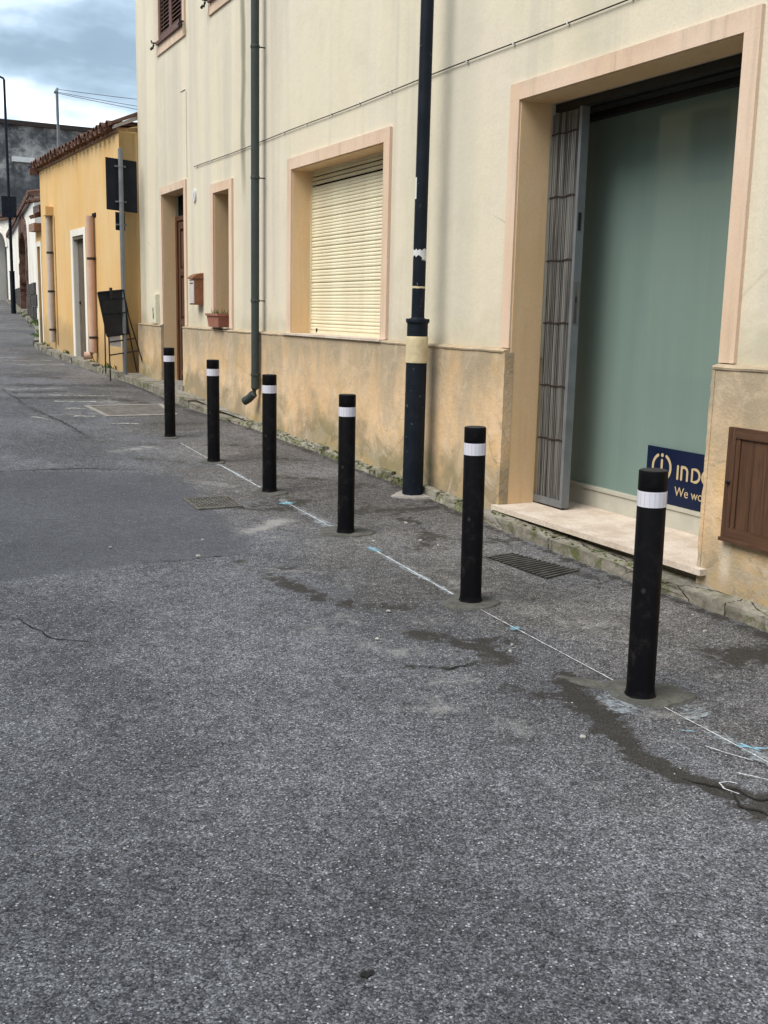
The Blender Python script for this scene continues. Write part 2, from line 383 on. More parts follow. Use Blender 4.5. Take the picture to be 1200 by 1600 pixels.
m_paint('pebble', (.33, .32, .30), .9, .2, None, 0, .9, 30.)
m_paint('crack', (.022, .022, .022), .95, .1)
m_paint('void', (.012, .011, .010), .9, .1)
m_wood('wood_v', (.070, .034, .019), (.120, .062, .036), 2)
m_wood('wood_y', (.070, .034, .019), (.120, .062, .036), 1)
m_wood('shutter_brown', (.105, .045, .030), (.16, .075, .052), 1)
m_wood('door_wood', (.075, .030, .013), (.15, .065, .030), 2)
m_wood('beam', (.20, .095, .045), (.30, .15, .08), 1)

# soft chalk / dust: broken up by the stone texture, real sheets on the road
def m_dashed(key, col, thr=.5, width=.12, sc=60.):
    g = G(key); p = g.pos(); fade = g.attr('fade')
    n1 = g.noise(p, sc, 4, .7); n2 = g.noise(p, sc*.12, 3, .6)
    a = g.math('ADD', g.math('MULTIPLY', n1, .65), g.math('MULTIPLY', n2, .35))
    a = g.math('ADD', a, g.math('MULTIPLY', g.math('SUBTRACT', fade, 1.), .38))
    g.put(g.b.inputs['Alpha'], g.mr(a, thr-width, thr+width))
    M[key] = g.fin(col, .95, .1)
m_dashed('chalk_line', (.68, .71, .74), .43, .15, 90.)
m_dashed('chalk_blue_soft', (.24, .50, .64), .47, .18, 60.)
m_dashed('worn_paint', (.42, .42, .395), .46, .10, 26.)
m_dashed('bluish_dust', (.34, .38, .42), .52, .14, 40.)

# ------------------------------------------------------------------ geometry helpers
def link(name, bm, mat, parent=None, smooth=False, bevel=0., seg=1):
    me = bpy.data.meshes.new(name)
    if bevel:
        bmesh.ops.bevel(bm, geom=[e for e in bm.edges if len(e.link_faces) == 2 and e.calc_face_angle(0) > .6], offset=bevel, segments=seg, affect='EDGES', profile=.6)
    bmesh.ops.recalc_face_normals(bm, faces=bm.faces)
    bm.to_mesh(me); bm.free()
    me.materials.append(M[mat])
    if smooth:
        me.polygons.foreach_set('use_smooth', [True]*len(me.polygons)); me.set_sharp_from_angle(angle=R(38))
    o = bpy.data.objects.new(name, me); COL.objects.link(o)
    if parent is not None: o.parent = parent
    return o
def thing(name, label, cat, loc=(0, 0, 0), rz=0., group=None):
    o = bpy.data.objects.new(name, None); COL.objects.link(o); o.location = loc; o.rotation_euler = (0, 0, rz)
    o.empty_display_size = .2
    tag(o, label, cat, group); return o
def tag(o, label, cat, group=None):
    o['label'] = label; o['category'] = cat
    if group: o['group'] = group
    return o
def box(bm, x0, x1, y0, y1, z0, z1):
    v = [bm.verts.new(c) for c in ((x0, y0, z0), (x1, y0, z0), (x1, y1, z0), (x0, y1, z0), (x0, y0, z1), (x1, y0, z1), (x1, y1, z1), (x0, y1, z1))]
    for f in ((3, 2, 1, 0), (4, 5, 6, 7), (0, 1, 5, 4), (1, 2, 6, 5), (2, 3, 7, 6), (3, 0, 4, 7)): bm.faces.new([v[i] for i in f])
    return v
def Box(name, mat, parent, x0, x1, y0, y1, z0, z1, bevel=0., seg=1):
    bm = bmesh.new(); box(bm, x0, x1, y0, y1, z0, z1); return link(name, bm, mat, parent, bevel=bevel, seg=seg)
def prism(bm, pts, axis, a, b):
    """extrude the polygon pts (2D) along axis from a to b"""
    def P(p, t):
        return {'x': (t, p[0], p[1]), 'y': (p[0], t, p[1]), 'z': (p[0], p[1], t)}[axis]
    va = [bm.verts.new(P(p, a)) for p in pts]; vb = [bm.verts.new(P(p, b)) for p in pts]; n = len(pts)
    bm.faces.new(va[::-1]); bm.faces.new(vb)
    for i in range(n): bm.faces.new((va[i], va[(i+1) % n], vb[(i+1) % n], vb[i]))
def lathe(bm, prof, n=28, c=(0, 0)):
    rings = []
    for r, z in prof:
        rings.append([bm.verts.new((c[0]+r*math.cos(2*math.pi*i/n), c[1]+r*math.sin(2*math.pi*i/n), z)) for i in range(n)])
    for a, b in zip(rings, rings[1:]):
        for i in range(n): bm.faces.new((a[i], a[(i+1) % n], b[(i+1) % n], b[i]))
    bm.faces.new(rings[0][::-1]); bm.faces.new(rings[-1])
def tube(bm, path, r, n=10):
    path = [Vector(p) for p in path]; rings = []
    up = Vector((0, 0, 1))
    for i, p in enumerate(path):
        d = (path[min(i+1, len(path)-1)]-path[max(i-1, 0)]).normalized()
        ref = up if abs(d.z) < .9 else Vector((1, 0, 0))
        u = d.cross(ref).normalized(); v = d.cross(u)
        rr = r[i] if isinstance(r, (list, tuple)) else r
        rings.append([bm.verts.new(p+rr*(math.cos(2*math.pi*k/n)*u+math.sin(2*math.pi*k/n)*v)) for k in range(n)])
    for a, b in zip(rings, rings[1:]):
        for i in range(n): bm.faces.new((a[i], a[(i+1) % n], b[(i+1) % n], b[i]))
    bm.faces.new(rings[0][::-1]); bm.faces.new(rings[-1])
def Tube(name, mat, parent, path, r, n=10):
    bm = bmesh.new(); tube(bm, path, r, n); return link(name, bm, mat, parent, True)
def wall_panel(bm, x, depth, y0, y1, z0, z1, holes, ysub=(), top=True):
    """front sheet at X=x with rectangular holes and their reveals running to x+depth, plus edges"""
    ys = sorted(set([y0, y1]+[v for h in holes for v in h[:2]]+list(ysub))); zs = sorted(set([z0, z1]+[v for h in holes for v in h[2:4]]))
    ys = [v for v in ys if y0 <= v <= y1]; zs = [v for v in zs if z0 <= v <= z1]
    cache = {}
    def V(a, b, c):
        k = (round(a, 5), round(b, 5), round(c, 5))
        if k not in cache: cache[k] = bm.verts.new((a, b, c))
        return cache[k]
    def solid(i, j):
        if i < 0 or j < 0 or i >= len(ys)-1 or j >= len(zs)-1: return False
        a, b = (ys[i]+ys[i+1])/2, (zs[j]+zs[j+1])/2
        return not any(h[0] < a < h[1] and h[2] < b < h[3] for h in holes)
    for i in range(len(ys)-1):
        for j in range(len(zs)-1):
            if not solid(i, j): continue
            a, b, c, d = ys[i], ys[i+1], zs[j], zs[j+1]
            bm.faces.new((V(x, a, c), V(x, a, d), V(x, b, d), V(x, b, c)))
            for (di, dj, p, q) in ((-1, 0, (a, c), (a, d)), (1, 0, (b, d), (b, c)), (0, -1, (b, c), (a, c)), (0, 1, (a, d), (b, d))):
                if not solid(i+di, j+dj):
                    bm.faces.new((V(x, *p), V(x+depth, *p), V(x+depth, *q), V(x, *q)))

# ------------------------------------------------------------------ ground shape
GY = [-60, -10, 0, 3.26, 4.75, 6.5, 8, 9.5, 11.2, 14, 17, 20, 22, 30, 45, 60, 100, 400]
GZ = [-.5, -.08, -.02, 0, .015, .05, .09, .135, .185, .295, .42, .53, .61, .93, 1.5, 2.05, 3.2, 10]
def gz(x, y):
    z = np.interp(y, GY, GZ)
    cross = .028*np.clip(np.asarray(x)-2.95, 0, 1.2)*np.interp(y, [5.2, 7, 12, 14], [0, 1, 1, 0])
    return z+cross
def g1(x, y): return float(gz(x, y))
def seg_dist(PX, PY, pts):
    d = np.full(PX.shape, 1e9)
    for (ax, ay), (bx, by) in zip(pts, pts[1:]):
        vx, vy = bx-ax, by-ay; L = vx*vx+vy*vy+1e-12
        t = np.clip(((PX-ax)*vx+(PY-ay)*vy)/L, 0, 1)
        d = np.minimum(d, np.hypot(PX-ax-t*vx, PY-ay-t*vy))
    return d
def in_poly(PX, PY, pts):
    c = np.zeros(PX.shape, bool); n = len(pts)
    for i in range(n):
        (ax, ay), (bx, by) = pts[i], pts[(i+1) % n]
        cond = ((ay > PY) != (by > PY)); t = (PY-ay)/(by-ay+1e-12)
        c ^= cond & (PX < ax+t*(bx-ax))
    return c
def soft(d, w): return np.clip(1-d/w, 0, 1)

def build_road():
    xs = np.concatenate([np.arange(-12, 0, .5), np.arange(0, 4.4, .05), np.arange(4.4, 9.5, .6)])
    ys = np.concatenate([np.arange(-6, 1.2, .4), np.arange(1.2, 10, .05), np.arange(10, 17.5, .1), np.arange(17.5, 80, .75)])
    PX, PY = np.meshgrid(xs, ys); PZ = gz(PX, PY)
    PZ = PZ+.006*np.sin(PX*2.1+1.3*np.sin(PY*.9))*np.sin(PY*1.7)
    for bx_, by_ in BOLL: PZ = np.where(np.hypot(PX-bx_, PY-by_) < .3, gz(PX, PY), PZ)
    nx, ny = len(xs), len(ys)
    idx = np.arange(nx*ny).reshape(ny, nx)
    faces = np.stack([idx[:-1, :-1], idx[:-1, 1:], idx[1:, 1:], idx[1:, :-1]], -1).reshape(-1, 4)
    me = bpy.data.meshes.new('road')
    me.from_pydata(np.stack([PX, PY, PZ], -1).reshape(-1, 3).tolist(), [], faces.tolist())
    dark = np.zeros(PX.shape); pale = np.zeros(PX.shape); brown = np.zeros(PX.shape)
    def add(arr, pts, w, k=1.): np.maximum(arr, k*soft(seg_dist(PX, PY, pts), w), out=arr)
    add(dark, [(2.14, 5.54), (2.17, 5.31), (2.19, 5.12), (2.37, 4.86), (2.58, 4.80)], .13, .72)
    add(dark, [(2.05, 6.0), (2.1, 5.5)], .10, .5)
    add(dark, [(2.40, 4.36), (2.50, 4.20), (2.60, 4.03), (2.58, 3.82)], .15, .85)
    add(dark, [(2.11, 3.98), (2.28, 3.86), (2.48, 3.87)], .06, .62)
    add(dark, [(2.36, 3.55), (2.50, 3.40), (2.58, 3.36)], .12, .75)
    add(dark, [(2.70, 3.57), (2.61, 3.36), (2.55, 3.15), (2.50, 2.96), (2.44, 2.74), (2.46, 2.59), (2.52, 2.45), (2.60, 2.33)], .105, 1.1)
    add(dark, [(2.60, 3.36), (2.50, 2.96)], .15, .95); add(dark, [(2.50, 2.45), (2.48, 2.32), (2.62, 2.2)], .13, .62)
    add(dark, [(3.62, 3.50), (3.9, 3.42), (4.1, 3.2)], .30, .95)
    add(dark, [(3.45, 3.44), (3.62, 3.40)], .14, .6)
    add(dark, [(3.30, 7.12), (3.74, 7.0), (4.15, 6.98)], .24, .72); add(dark, [(3.55, 6.1), (3.9, 5.9)], .25, .55)
    add(dark, [(3.55, 5.62), (3.9, 5.1), (3.85, 4.7)], .16, .55)
    add(dark, [(2.70, 7.55), (2.85, 7.45), (3.0, 7.7)], .22, .62)
    add(dark, [(4.02, 1), (4.0, 4.6), (4.0, 6.5), (4.08, 8), (4.05, 10), (4.02, 11.5), (3.85, 13), (3.85, 17)], .13, .62)
    add(dark, [(3.2, 14.6), (3.75, 13.6), (3.85, 12.9)], .35, .62); add(dark, [(2.9, 15.8), (3.7, 15.2)], .3, .5)
    add(dark, [(3.25, 8.6), (3.7, 8.2), (4.0, 7.6)], .28, .55); add(dark, [(3.3, 5.9), (3.6, 6.6), (3.5, 7.3)], .22, .58); add(dark, [(3.5, 9.6), (3.9, 9.2)], .25, .5)
    add(dark, [(2.62, 7.45), (2.9, 7.35), (3.1, 7.6)], .2, .7); add(dark, [(3.3, 10.6), (3.8, 10.2)], .25, .5); add(dark, [(2.2, 5.75), (2.6, 5.65)], .1, .55); add(dark, [(2.55, 4.2), (2.75, 4.1)], .13, .7)
    add(dark, [(2.3, 11.0), (2.7, 10.7)], .2, .55); add(dark, [(2.35, 9.9), (2.75, 9.6)], .2, .5); add(dark, [(3.1, 12.2), (3.6, 12.0)], .25, .55)
    add(dark, [(1.01, 2.04), (1.02, 2.05)], .035, 1.15)
    add(dark, [(1.1, 9.52), (1.8, 9.5), (2.31, 9.27)], .10, .55); add(dark, [(1.92, 16.1), (1.99, 13.67), (2.16, 12.5), (2.21, 11.3)], .12, .5)
    add(dark, [(2.1, 17.6), (3.6, 17.2)], .25, .55); add(dark, [(2.0, 19.0), (3.4, 18.6)], .3, .45); add(dark, [(2.0, 23), (3.4, 22)], .5, .45)
    for y in (14.9, 15.6, 16.4, 17.7, 18.4, 19.3, 20.9, 22.2, 24, 26.5, 29, 33):
        x0 = random.uniform(1.6, 2.6); add(dark, [(x0, y+random.uniform(-.1, .2)), (x0+random.uniform(.5, 1.4), y+random.uniform(-.25, .1))], .12+.012*y, random.uniform(.45, .75))
        x0 = random.uniform(1.5, 2.6); add(pale, [(x0, y+.4+random.uniform(-.1, .2)), (x0+random.uniform(.5, 1.4), y+.3)], .12+.012*y, random.uniform(.45, .7))
    add(pale, [(2.35, 6.70), (2.55, 6.84), (2.72, 7.0)], .22, .95); add(pale, [(2.45, 6.6), (2.6, 6.3)], .25, .5)
    add(pale, [(2.30, 10.4), (2.65, 10.5)], .28, .75); add(pale, [(2.55, 8.6), (2.85, 8.2)], .35, .55)
    add(pale, [(2.7, 3.25), (2.72, 3.08), (2.9, 3.0)], .13, .70); add(pale, [(2.45, 13.2), (2.9, 13.6), (3.2, 14.6)], .7, .55)
    add(pale, [(3.0, 3.1), (3.2, 3.3)], .14, .45); add(pale, [(2.5, 4.55), (2.9, 4.45)], .25, .40)
    add(pale, [(2.3, 4.5), (2.1, 4.9)], .2, .4); add(pale, [(2.0, 3.5), (2.2, 3.2)], .35, .5); add(pale, [(1.9, 4.6), (2.2, 4.1), (2.3, 3.7)], .3, .5); add(pale, [(2.1, 5.9), (2.5, 5.4), (2.7, 5.0)], .3, .5); add(pale, [(3.0, 5.4), (3.2, 4.2), (3.3, 3.4)], .35, .5)
    add(pale, [(1.6, 17.8), (3.3, 17.9)], .35, .5); add(pale, [(1.4, 21.3), (3.2, 21)], .5, .45); add(pale, [(2.6, 11.7), (3.3, 11.5)], .3, .4)
    add(pale, [(3.2, 5.0), (3.3, 6.6), (3.4, 9)], .5, .34)
    add(pale, [(3.3, 3.9), (3.5, 4.6)], .35, .40)
    brown = np.clip((PX-1.7)/1.6, 0, 1)*.8
    poly = [(-12, 9.6), (1.09, 9.45), (1.61, 9.37), (2.12, 9.2), (2.50, 8.85), (2.36, 7.5), (2.28, 6.5), (2.17, 6.17), (1.92, 6.17), (1.42, 6.18), (1.03, 6.09), (.68, 6.05), (-12, 5.6)]
    d = seg_dist(PX, PY, poly+poly[:1]); sd = np.where(in_poly(PX, PY, poly), d, -d)
    patch = np.clip(.5+sd/.5, 0, 1)
    for nm, arr in (('dark', dark), ('pale', pale), ('patch', patch), ('brown', brown)):
        a = me.attributes.new(nm, 'FLOAT', 'POINT'); a.data.foreach_set('value', arr.reshape(-1).astype(np.float32))
    me.polygons.foreach_set('use_smooth', [True]*len(me.polygons))
    me.materials.append(M['asphalt'])
    o = bpy.data.objects.new('road', me); COL.objects.link(o); o['kind'] = 'structure'
    o['label'] = 'worn grey asphalt street climbing away from the viewer'
    return o

BOLL = [(2.845, 3.258), (2.925, 4.748), (2.978, 6.493), (2.991, 8.017), (3.000, 9.525), (3.034, 11.161)]
road = build_road()
# land under and around the street
def build_ground():
    xs = [-250, -60, -12.2, -11.9, 9.0, 9.4, 60, 250]; ys = list(range(-60, 120, 6))+[150, 220, 320, 400]
    bm = bmesh.new(); V = [[bm.verts.new((x, y, float(np.interp(y, GY, GZ))-(.12 if -12 < x < 9.2 else .02))) for x in xs] for y in ys]
    for j in range(len(ys)-1):
        for i in range(len(xs)-1): bm.faces.new((V[j][i], V[j][i+1], V[j+1][i+1], V[j+1][i]))
    o = link('ground', bm, 'pavement'); o['kind'] = 'structure'
build_ground()

def ribbon(name, mat, parent, pts, w, dz=.004, jit=0., step=.05, taper=False):
    """thin sheet that follows the road along a polyline"""
    P = []
    for (a, b) in zip(pts, pts[1:]):
        n = max(1, int(math.hypot(b[0]-a[0], b[1]-a[1])/step))
        P += [(a[0]+(b[0]-a[0])*i/n, a[1]+(b[1]-a[1])*i/n) for i in range(n)]
    P.append(pts[-1]); bm = bmesh.new(); fl = []
    L = []; n = len(P)
    j1 = 0.
    for i, p in enumerate(P):
        q, r = P[max(i-1, 0)], P[min(i+1, n-1)]
        d = Vector((r[0]-q[0], r[1]-q[1], 0)).normalized(); nn = Vector((-d.y, d.x, 0))
        j1 = .6*j1+random.uniform(-jit, jit)
        c = Vector((p[0], p[1], 0))+nn*j1
        ww = w*(random.uniform(.6, 1.3) if jit else 1)*(min(1, .25+3*min(i, n-1-i)/n) if taper else 1)
        row = []
        for s in (-1, -.35, .35, 1):
            q = c+nn*ww*.5*s; row.append(bm.verts.new((q.x, q.y, g1(q.x, q.y)+dz))); fl.append(1. if abs(s) < .5 else 0.)
        L.append(row)
    for a, b in zip(L, L[1:]):
        for k in range(3): bm.faces.new((a[k], a[k+1], b[k+1], b[k]))
    o = link(name, bm, mat, parent)
    a = o.data.attributes.new('fade', 'FLOAT', 'POINT'); a.data.foreach_set('value', fl)
    return o
def blot(name, mat, parent, c, rx, ry, rot=0., dz=.005, n=26, h=0., amp=.14, seed=0, road_fit=True):
    """irregular low pad (h > 0) or sheet on the road"""
    rd = random.Random(seed); ph = [rd.uniform(0, 6.28) for _ in range(4)]
    bm = bmesh.new(); rings = []; fl = []
    prof = ((0, 1.0, 0), (.55, 1., 1.), (.82, 1., .9), (.95, .75, .45), (1.0, -.8, 0)) if h else ((0, 0, 1), (.45, 0, 1), (.75, 0, .6), (1, 0, 0))
    for k, (t, hh, f) in enumerate(prof):
        ring = []
        for i in range(n):
            a = 2*math.pi*i/n; rr = 1+amp*(math.sin(2*a+ph[0])*.5+math.sin(3*a+ph[1])*.45+math.sin(5*a+ph[2])*.35+math.sin(9*a+ph[3])*.22)
            x, y = rx*t*rr*math.cos(a), ry*t*rr*math.sin(a)
            X, Y = c[0]+x*math.cos(rot)-y*math.sin(rot), c[1]+x*math.sin(rot)+y*math.cos(rot)
            ring.append((X, Y, g1(X, Y)+dz+h*hh*(1+.12*math.sin(7*a+k))))
            if k == 0: break
        rings.append([bm.verts.new(p) for p in ring]); fl += [f if not (h == 0) else f]*len(ring)
    for i in range(n): bm.faces.new((rings[0][0], rings[1][i], rings[1][(i+1) % n]))
    for a, b in zip(rings[1:], rings[2:]):
        for i in range(n): bm.faces.new((a[i], b[i], b[(i+1) % n], a[(i+1) % n]))
    o = link(name, bm, mat, parent, True)
    at = o.data.attributes.new('fade', 'FLOAT', 'POINT'); at.data.foreach_set('value', [1.]*1+[x for x in fl[1:]])
    return o

# ------------------------------------------------------------------ cream building
XF, XP = 4.22, 4.165            # wall face, plinth face
Y0, Y1, ZT = -1.5, 17.14, 7.6
cream = thing('cream_house', 'two storey cream stucco house with peach window frames and orange plinth', 'house', (0, 0, 0))
DOOR = (4.37, 6.43, .0, 2.99); WIN = (8.49, 10.63, 1.30, 2.975); NICHE = (12.66, 13.28, 1.33, 2.97); HD = (14.60, 15.75, .0, 3.16)
UP1 = (14.56, 15.76, 5.22, 6.75); UP2 = (12.12, 13.32, 5.22, 6.75); UP3 = (8.9, 10.1, 5.22, 6.75); UP4 = (4.8, 6.0, 5.22, 6.75)
bm = bmesh.new(); wall_panel(bm, XF, .40, Y0, Y1, 1.25, ZT, [DOOR, WIN, NICHE, HD, UP1, UP2, UP3, UP4]); link('wall', bm, 'cream', cream)
# plinth with a ledge; vertices along the edges a little uneven
bm = bmesh.new(); wall_panel(bm, XP, .05, Y0, Y1, -.15, 1.285, [(DOOR[0], DOOR[1], -.2, 1.3), (HD[0], HD[1], -.2, 1.3)], ysub=())
link('plinth', bm, 'plinth', cream)
for a, b in ((Y0, DOOR[0]), (DOOR[1], HD[0]), (HD[1], Y1)):
    bm = bmesh.new(); n = max(2, int((b-a)/.09)); rows = []
    for i in range(n+1):
        y = a+(b-a)*i/n; j = random.uniform(-.003, .003); k = random.uniform(-.003, .002)
        rows.append([bm.verts.new(p) for p in ((XF+.004, y, 1.284), (XP-.006+j, y, 1.284+k), (XP-.009+j, y, 1.296+k), (XP-.002+j, y, 1.302+k), (XF+.004, y, 1.316))])
    for p, q in zip(rows, rows[1:]):
        for k in range(4): bm.faces.new((p[k], q[k], q[k+1], p[k+1]))
    bm.faces.new(rows[0]); bm.faces.new(rows[-1])
    link('plinth_ledge', bm, 'plinth', cream)
# body behind, end wall and roof
Box('back_wall', 'cream', cream, 4.95, 12.5, Y0, Y1, -.3, ZT-.02)
Box('end_wall', 'cream', cream, XF+.002, 4.95, Y1-.002, Y1+.01, -.3, ZT-.01)
Box('end_wall', 'cream', cream, XF+.002, 4.95, Y0-.01, Y0+.002, -.3, ZT-.01)
bm = bmesh.new(); prism(bm, [(XF-.45, ZT), (XF-.45, ZT+.10), (8.4, ZT+1.6), (12.9, ZT+.1), (12.9, ZT)], 'y', Y0-.2, Y1+.15); link('roof', bm, 'tile', cream)
def frame_set(holes_frame, w, proud, name, parent, sides='LRT', z_low=None):
    """flat plaster surround round a hole, built of butting boxes with a thin raised outer lip"""
    y0, y1, z0, z1 = holes_frame
    zl = z0 if z_low is None else z_low
    if 'B' in sides: zl = z0
    fx0, fx1 = XF-proud, XF+.02
    if 'R' in sides: Box(name, 'peach', parent, fx0, fx1, y0-w, y0, zl, z1, .004)
    if 'L' in sides: Box(name, 'peach', parent, fx0, fx1, y1, y1+w, zl, z1, .004)
    Box(name, 'peach', parent, fx0, fx1, y0-w, y1+w, z1+.0005, z1+w, .004)
    if 'B' in sides: Box(name, 'peach', parent, fx0, fx1, y0-w, y1+w, z0-w-.02, z0-.0005, .004)
def lining(h, depth, parent, mat='reveal', bottom=False, zlow=None, top=True, x0=None):
    """painted lining of an opening, 3 mm proud of the rough reveal"""
    y0, y1, z0, z1 = h; z0 = z0 if zlow is None else zlow; x0 = XF-.004 if x0 is None else x0; t = .006
    Box('reveal', mat, parent, x0, XF+depth, y1-t, y1+.002, z0, z1-t)
    Box('reveal', mat, parent, x0, XF+depth, y0-.002, y0+t, z0, z1-t)
    if top: Box('lintel_soffit', mat, parent, x0, XF+depth, y0-.002, y1+.002, z1-t, z1+.002)
    if bottom: Box('reveal', mat, parent, x0, XF+depth, y0-.002, y1+.002, z0-.002, z0+t)

# --- shop doorway
frame_set(DOOR, .112, .022, 'door_surround', cream, z_low=1.317)
lining(DOOR, .245, cream, zlow=.19)
for y, s in ((DOOR[1], 1), (DOOR[0], -1)):               # deeper, wider rebate behind the lining
    Box('rebate', 'reveal', cream, XF+.246, 4.94, y+s*.03-.01, y+s*.03+.01, .15, 3.02)
Box('rebate', 'reveal', cream, XF+.246, 4.94, DOOR[0], DOOR[1], 3.005, 3.03)
# plinth return beside the doorway, with a chipped arris
for y, s in ((DOOR[1], 1), (DOOR[0], -1)):
    bm = bmesh.new(); rows = []
    for i in range(26):
        z = .06+1.225*i/25; j = random.uniform(0, .007)*(1 if random.random() < .5 else .2)
        yy = y-s*.0085
        rows.append([bm.verts.new(p) for p in ((XF+.02, yy, z), (XP-.003+j, yy+s*j*.2, z), (XP-.0045+j*.3, yy+s*(.005+j), z), (XP-.0045, yy+s*.03, z), (XP+.02, yy+s*.032, z))])
    for p, q in zip(rows, rows[1:]):
        for k in range(4): bm.faces.new((p[k], p[k+1], q[k+1], q[k]))
    bm.faces.new(rows[-1])
    link('plinth_corner', bm, 'plinth', cream)
# marble threshold
sill = bmesh.new(); box(sill, 4.118, 4.80, 4.300, 6.448, .155, .190)
link('threshold', sill, 'marble', cream, bevel=.004, seg=2)
Box('threshold_base', 'mortar', cream, 4.20, 4.80, 4.372, 6.425, -.1, .1545)
# glazing: base rail, frame, coloured pane, top rail
gl = bpy.data.objects.new('shop_window', None); COL.objects.link(gl); gl.parent = cream
Box('base_rail', 'rail', gl, 4.775, 4.83, 4.40, 6.46, .1905, .315, .004)
Box('base_rail', 'rail', gl, 4.765, 4.83, 4.40, 6.46, .3155, .340, .003)
Box('pane', 'glass', gl, 4.800, 4.812, 4.40, 6.46, .3405, 2.90)
Box('mullion', 'rail', gl, 4.785, 4.84, 4.372, 4.3995, .191, 2.93, .003)
Box('mullion', 'steel_dark', gl, 4.785, 4.84, 6.4605, 6.47, .191, 2.93, .002)
Box('top_rail', 'steel_dark', gl, 4.75, 4.83, 4.40, 6.46, 2.901, 2.965, .004)
Box('gate_track', 'steel_dark', gl, 4.50, 4.56, 4.375, 6.425, 2.935, 2.985, .003)
Box('roller_box', 'steel_dark', gl, 4.60, 4.70, 4.375, 6.425, 2.93, 2.99, .003)
# --- folded scissor gate
gate = bpy.data.objects.new('folding_gate', None); COL.objects.link(gate); gate.parent = cream
bm = bmesh.new(); nb = 44; GX = 4.475
for i in range(nb):
    y = 6.115+(6.405-6.115)*i/(nb-1); x = GX+random.uniform(-.0015, .0015)+(.012 if i % 3 == 1 else 0); j = random.uniform(-.0004, .0004)
    top = y+.012
    v = []
    for z, yy in ((.228, y), (2.915, top)):
        v.append([bm.verts.new((x+a, yy+j+b, z)) for a, b in ((0, -.0027), (.018, -.0027), (.018, .0027), (0, .0027))])
    a, b = v; bm.faces.new(a[::-1]); bm.faces.new(b)
    for k in range(4): bm.faces.new((a[k], a[(k+1) % 4], b[(k+1) % 4], b[k]))
o = link('gate_bars', bm, 'gate', gate); o['kind'] = 'stuff'
for z in (.68, 1.06, 1.50, 1.93, 2.36, 2.78):
    bm = bmesh.new()
    for i in range(nb//2):
        y = 6.120+(6.405-6.120)*i/(nb//2-1); zz = z+.004*math.sin(i*.5)+random.uniform(-.002, .002)
        box(bm, GX-.006, GX-.001, y-.006, y+.006, zz-.004, zz+.004)
    box(bm, GX-.004, GX+.006, 6.11, 6.41, z-.003, z+.003)
    o = link('rivet_row', bm, 'rust_dark', gate); o['kind'] = 'stuff'
bm = bmesh.new(); box(bm, GX-.006, GX+.056, 6.075, 6.105, .215, 2.925); link('end_post', bm, 'galv', gate, bevel=.004, seg=2)
Box('lock_slot', 'iron', gate, GX+.006, GX+.030, 6.0725, 6.076, 2.12, 2.24); Box('lock_plate', 'gate', gate, GX, GX+.044, 6.0705, 6.0742, 1.50, 1.78, .001)
Box('lock_hole', 'iron', gate, GX+.014, GX+.026, 6.069, 6.0715, 1.64, 1.68)
Box('bottom_rail', 'galv', gate, GX-.012, GX+.05, 6.07, 6.42, .205, .255, .004)
bm = bmesh.new(); lathe(bm, [(.018, -.012), (.022, -.008), (.022, .008), (.018, .012)], 14)
bmesh.ops.rotate(bm, verts=bm.verts, matrix=Matrix.Rotation(R(90), 3, 'X')); bmesh.ops.translate(bm, verts=bm.verts, vec=(GX+.02, 6.10, .212))
link('wheel', bm, 'iron', gate, True)
# --- board behind / in front of the glass
sb = thing('shop_sign', 'dark blue board lettered in gold leaning on the green shop window', 'sign', (4.792, 5.57, .345))
Box('board', 'navy', sb, -.008, 0, -1.15, 0, 0, .362, .001)
SX = -.0095
def strokes(name, polys, w, mat='gold'):
    """polys: polylines in (u right, v up) metres; flat strokes with round ends"""
    bm = bmesh.new()
    def P(u, v, dx): return (SX+dx, -u, v)
    for k, pts in enumerate(polys):
        pts = [Vector(p) for p in pts]; Lr = []
        closed = (pts[0]-pts[-1]).length < 1e-6
        for i, p in enumerate(pts):
            a = pts[i-1] if i else (pts[-2] if closed else p); b = pts[i+1] if i < len(pts)-1 else (pts[1] if closed else p)
            d = (b-a).normalized(); n = Vector((-d.y, d.x)); Lr.append((p+n*w/2, p-n*w/2))
        dx = -.00012*k
        for (a, b), (c, d) in (zip(Lr, Lr[1:]) if closed or (pts[0]-pts[-1]).length > .002 else ()):
            bm.faces.new([bm.verts.new(P(q.x, q.y, dx)) for q in (a, b, d, c)])
        if not closed:
            for p in ((pts[0], pts[-1]) if (pts[0]-pts[-1]).length > .002 else pts[:1]):
                bm.faces.new([bm.verts.new(P(p.x+w/2*math.cos(t*math.pi/8), p.y+w/2*math.sin(t*math.pi/8), dx-.00006)) for t in range(16)])
    return link(name, bm, mat, sb)
arc = lambda cx, cy, rx, ry, a0, a1, n=16: [(cx+rx*math.cos(R(a0+(a1-a0)*i/n)), cy+ry*math.sin(R(a0+(a1-a0)*i/n))) for i in range(n+1)]
ec = (.150, .232)
strokes('emblem', [arc(*ec, .086, .086, 62, -62), arc(*ec, .086, .086, 118, 242), [(ec[0], ec[1]-.06), (ec[0], ec[1]+.045)]], .020)
strokes('emblem_dot', [[(ec[0], ec[1]+.080), (ec[0]+.0005, ec[1]+.0805)]], .026)
zb, zt = .178, .258
strokes('lettering', [[(.306, zb), (.306, zt)],
    [(.342, zb), (.342, zt)], [(.342, zt), (.366, zt)]+arc(.366, zt-.030, .030, .030, 90, 0, 8)+[(.396, zb)],
    [(.440, zb), (.440, zt), (.468, zt)]+arc(.468, (zb+zt)/2, .040, .040, 90, -90, 10)+[(.440, zb)],
    arc(.572, (zb+zt)/2, .040, .040, -40, -360, 16)+[(.534, (zb+zt)/2)]], .018)
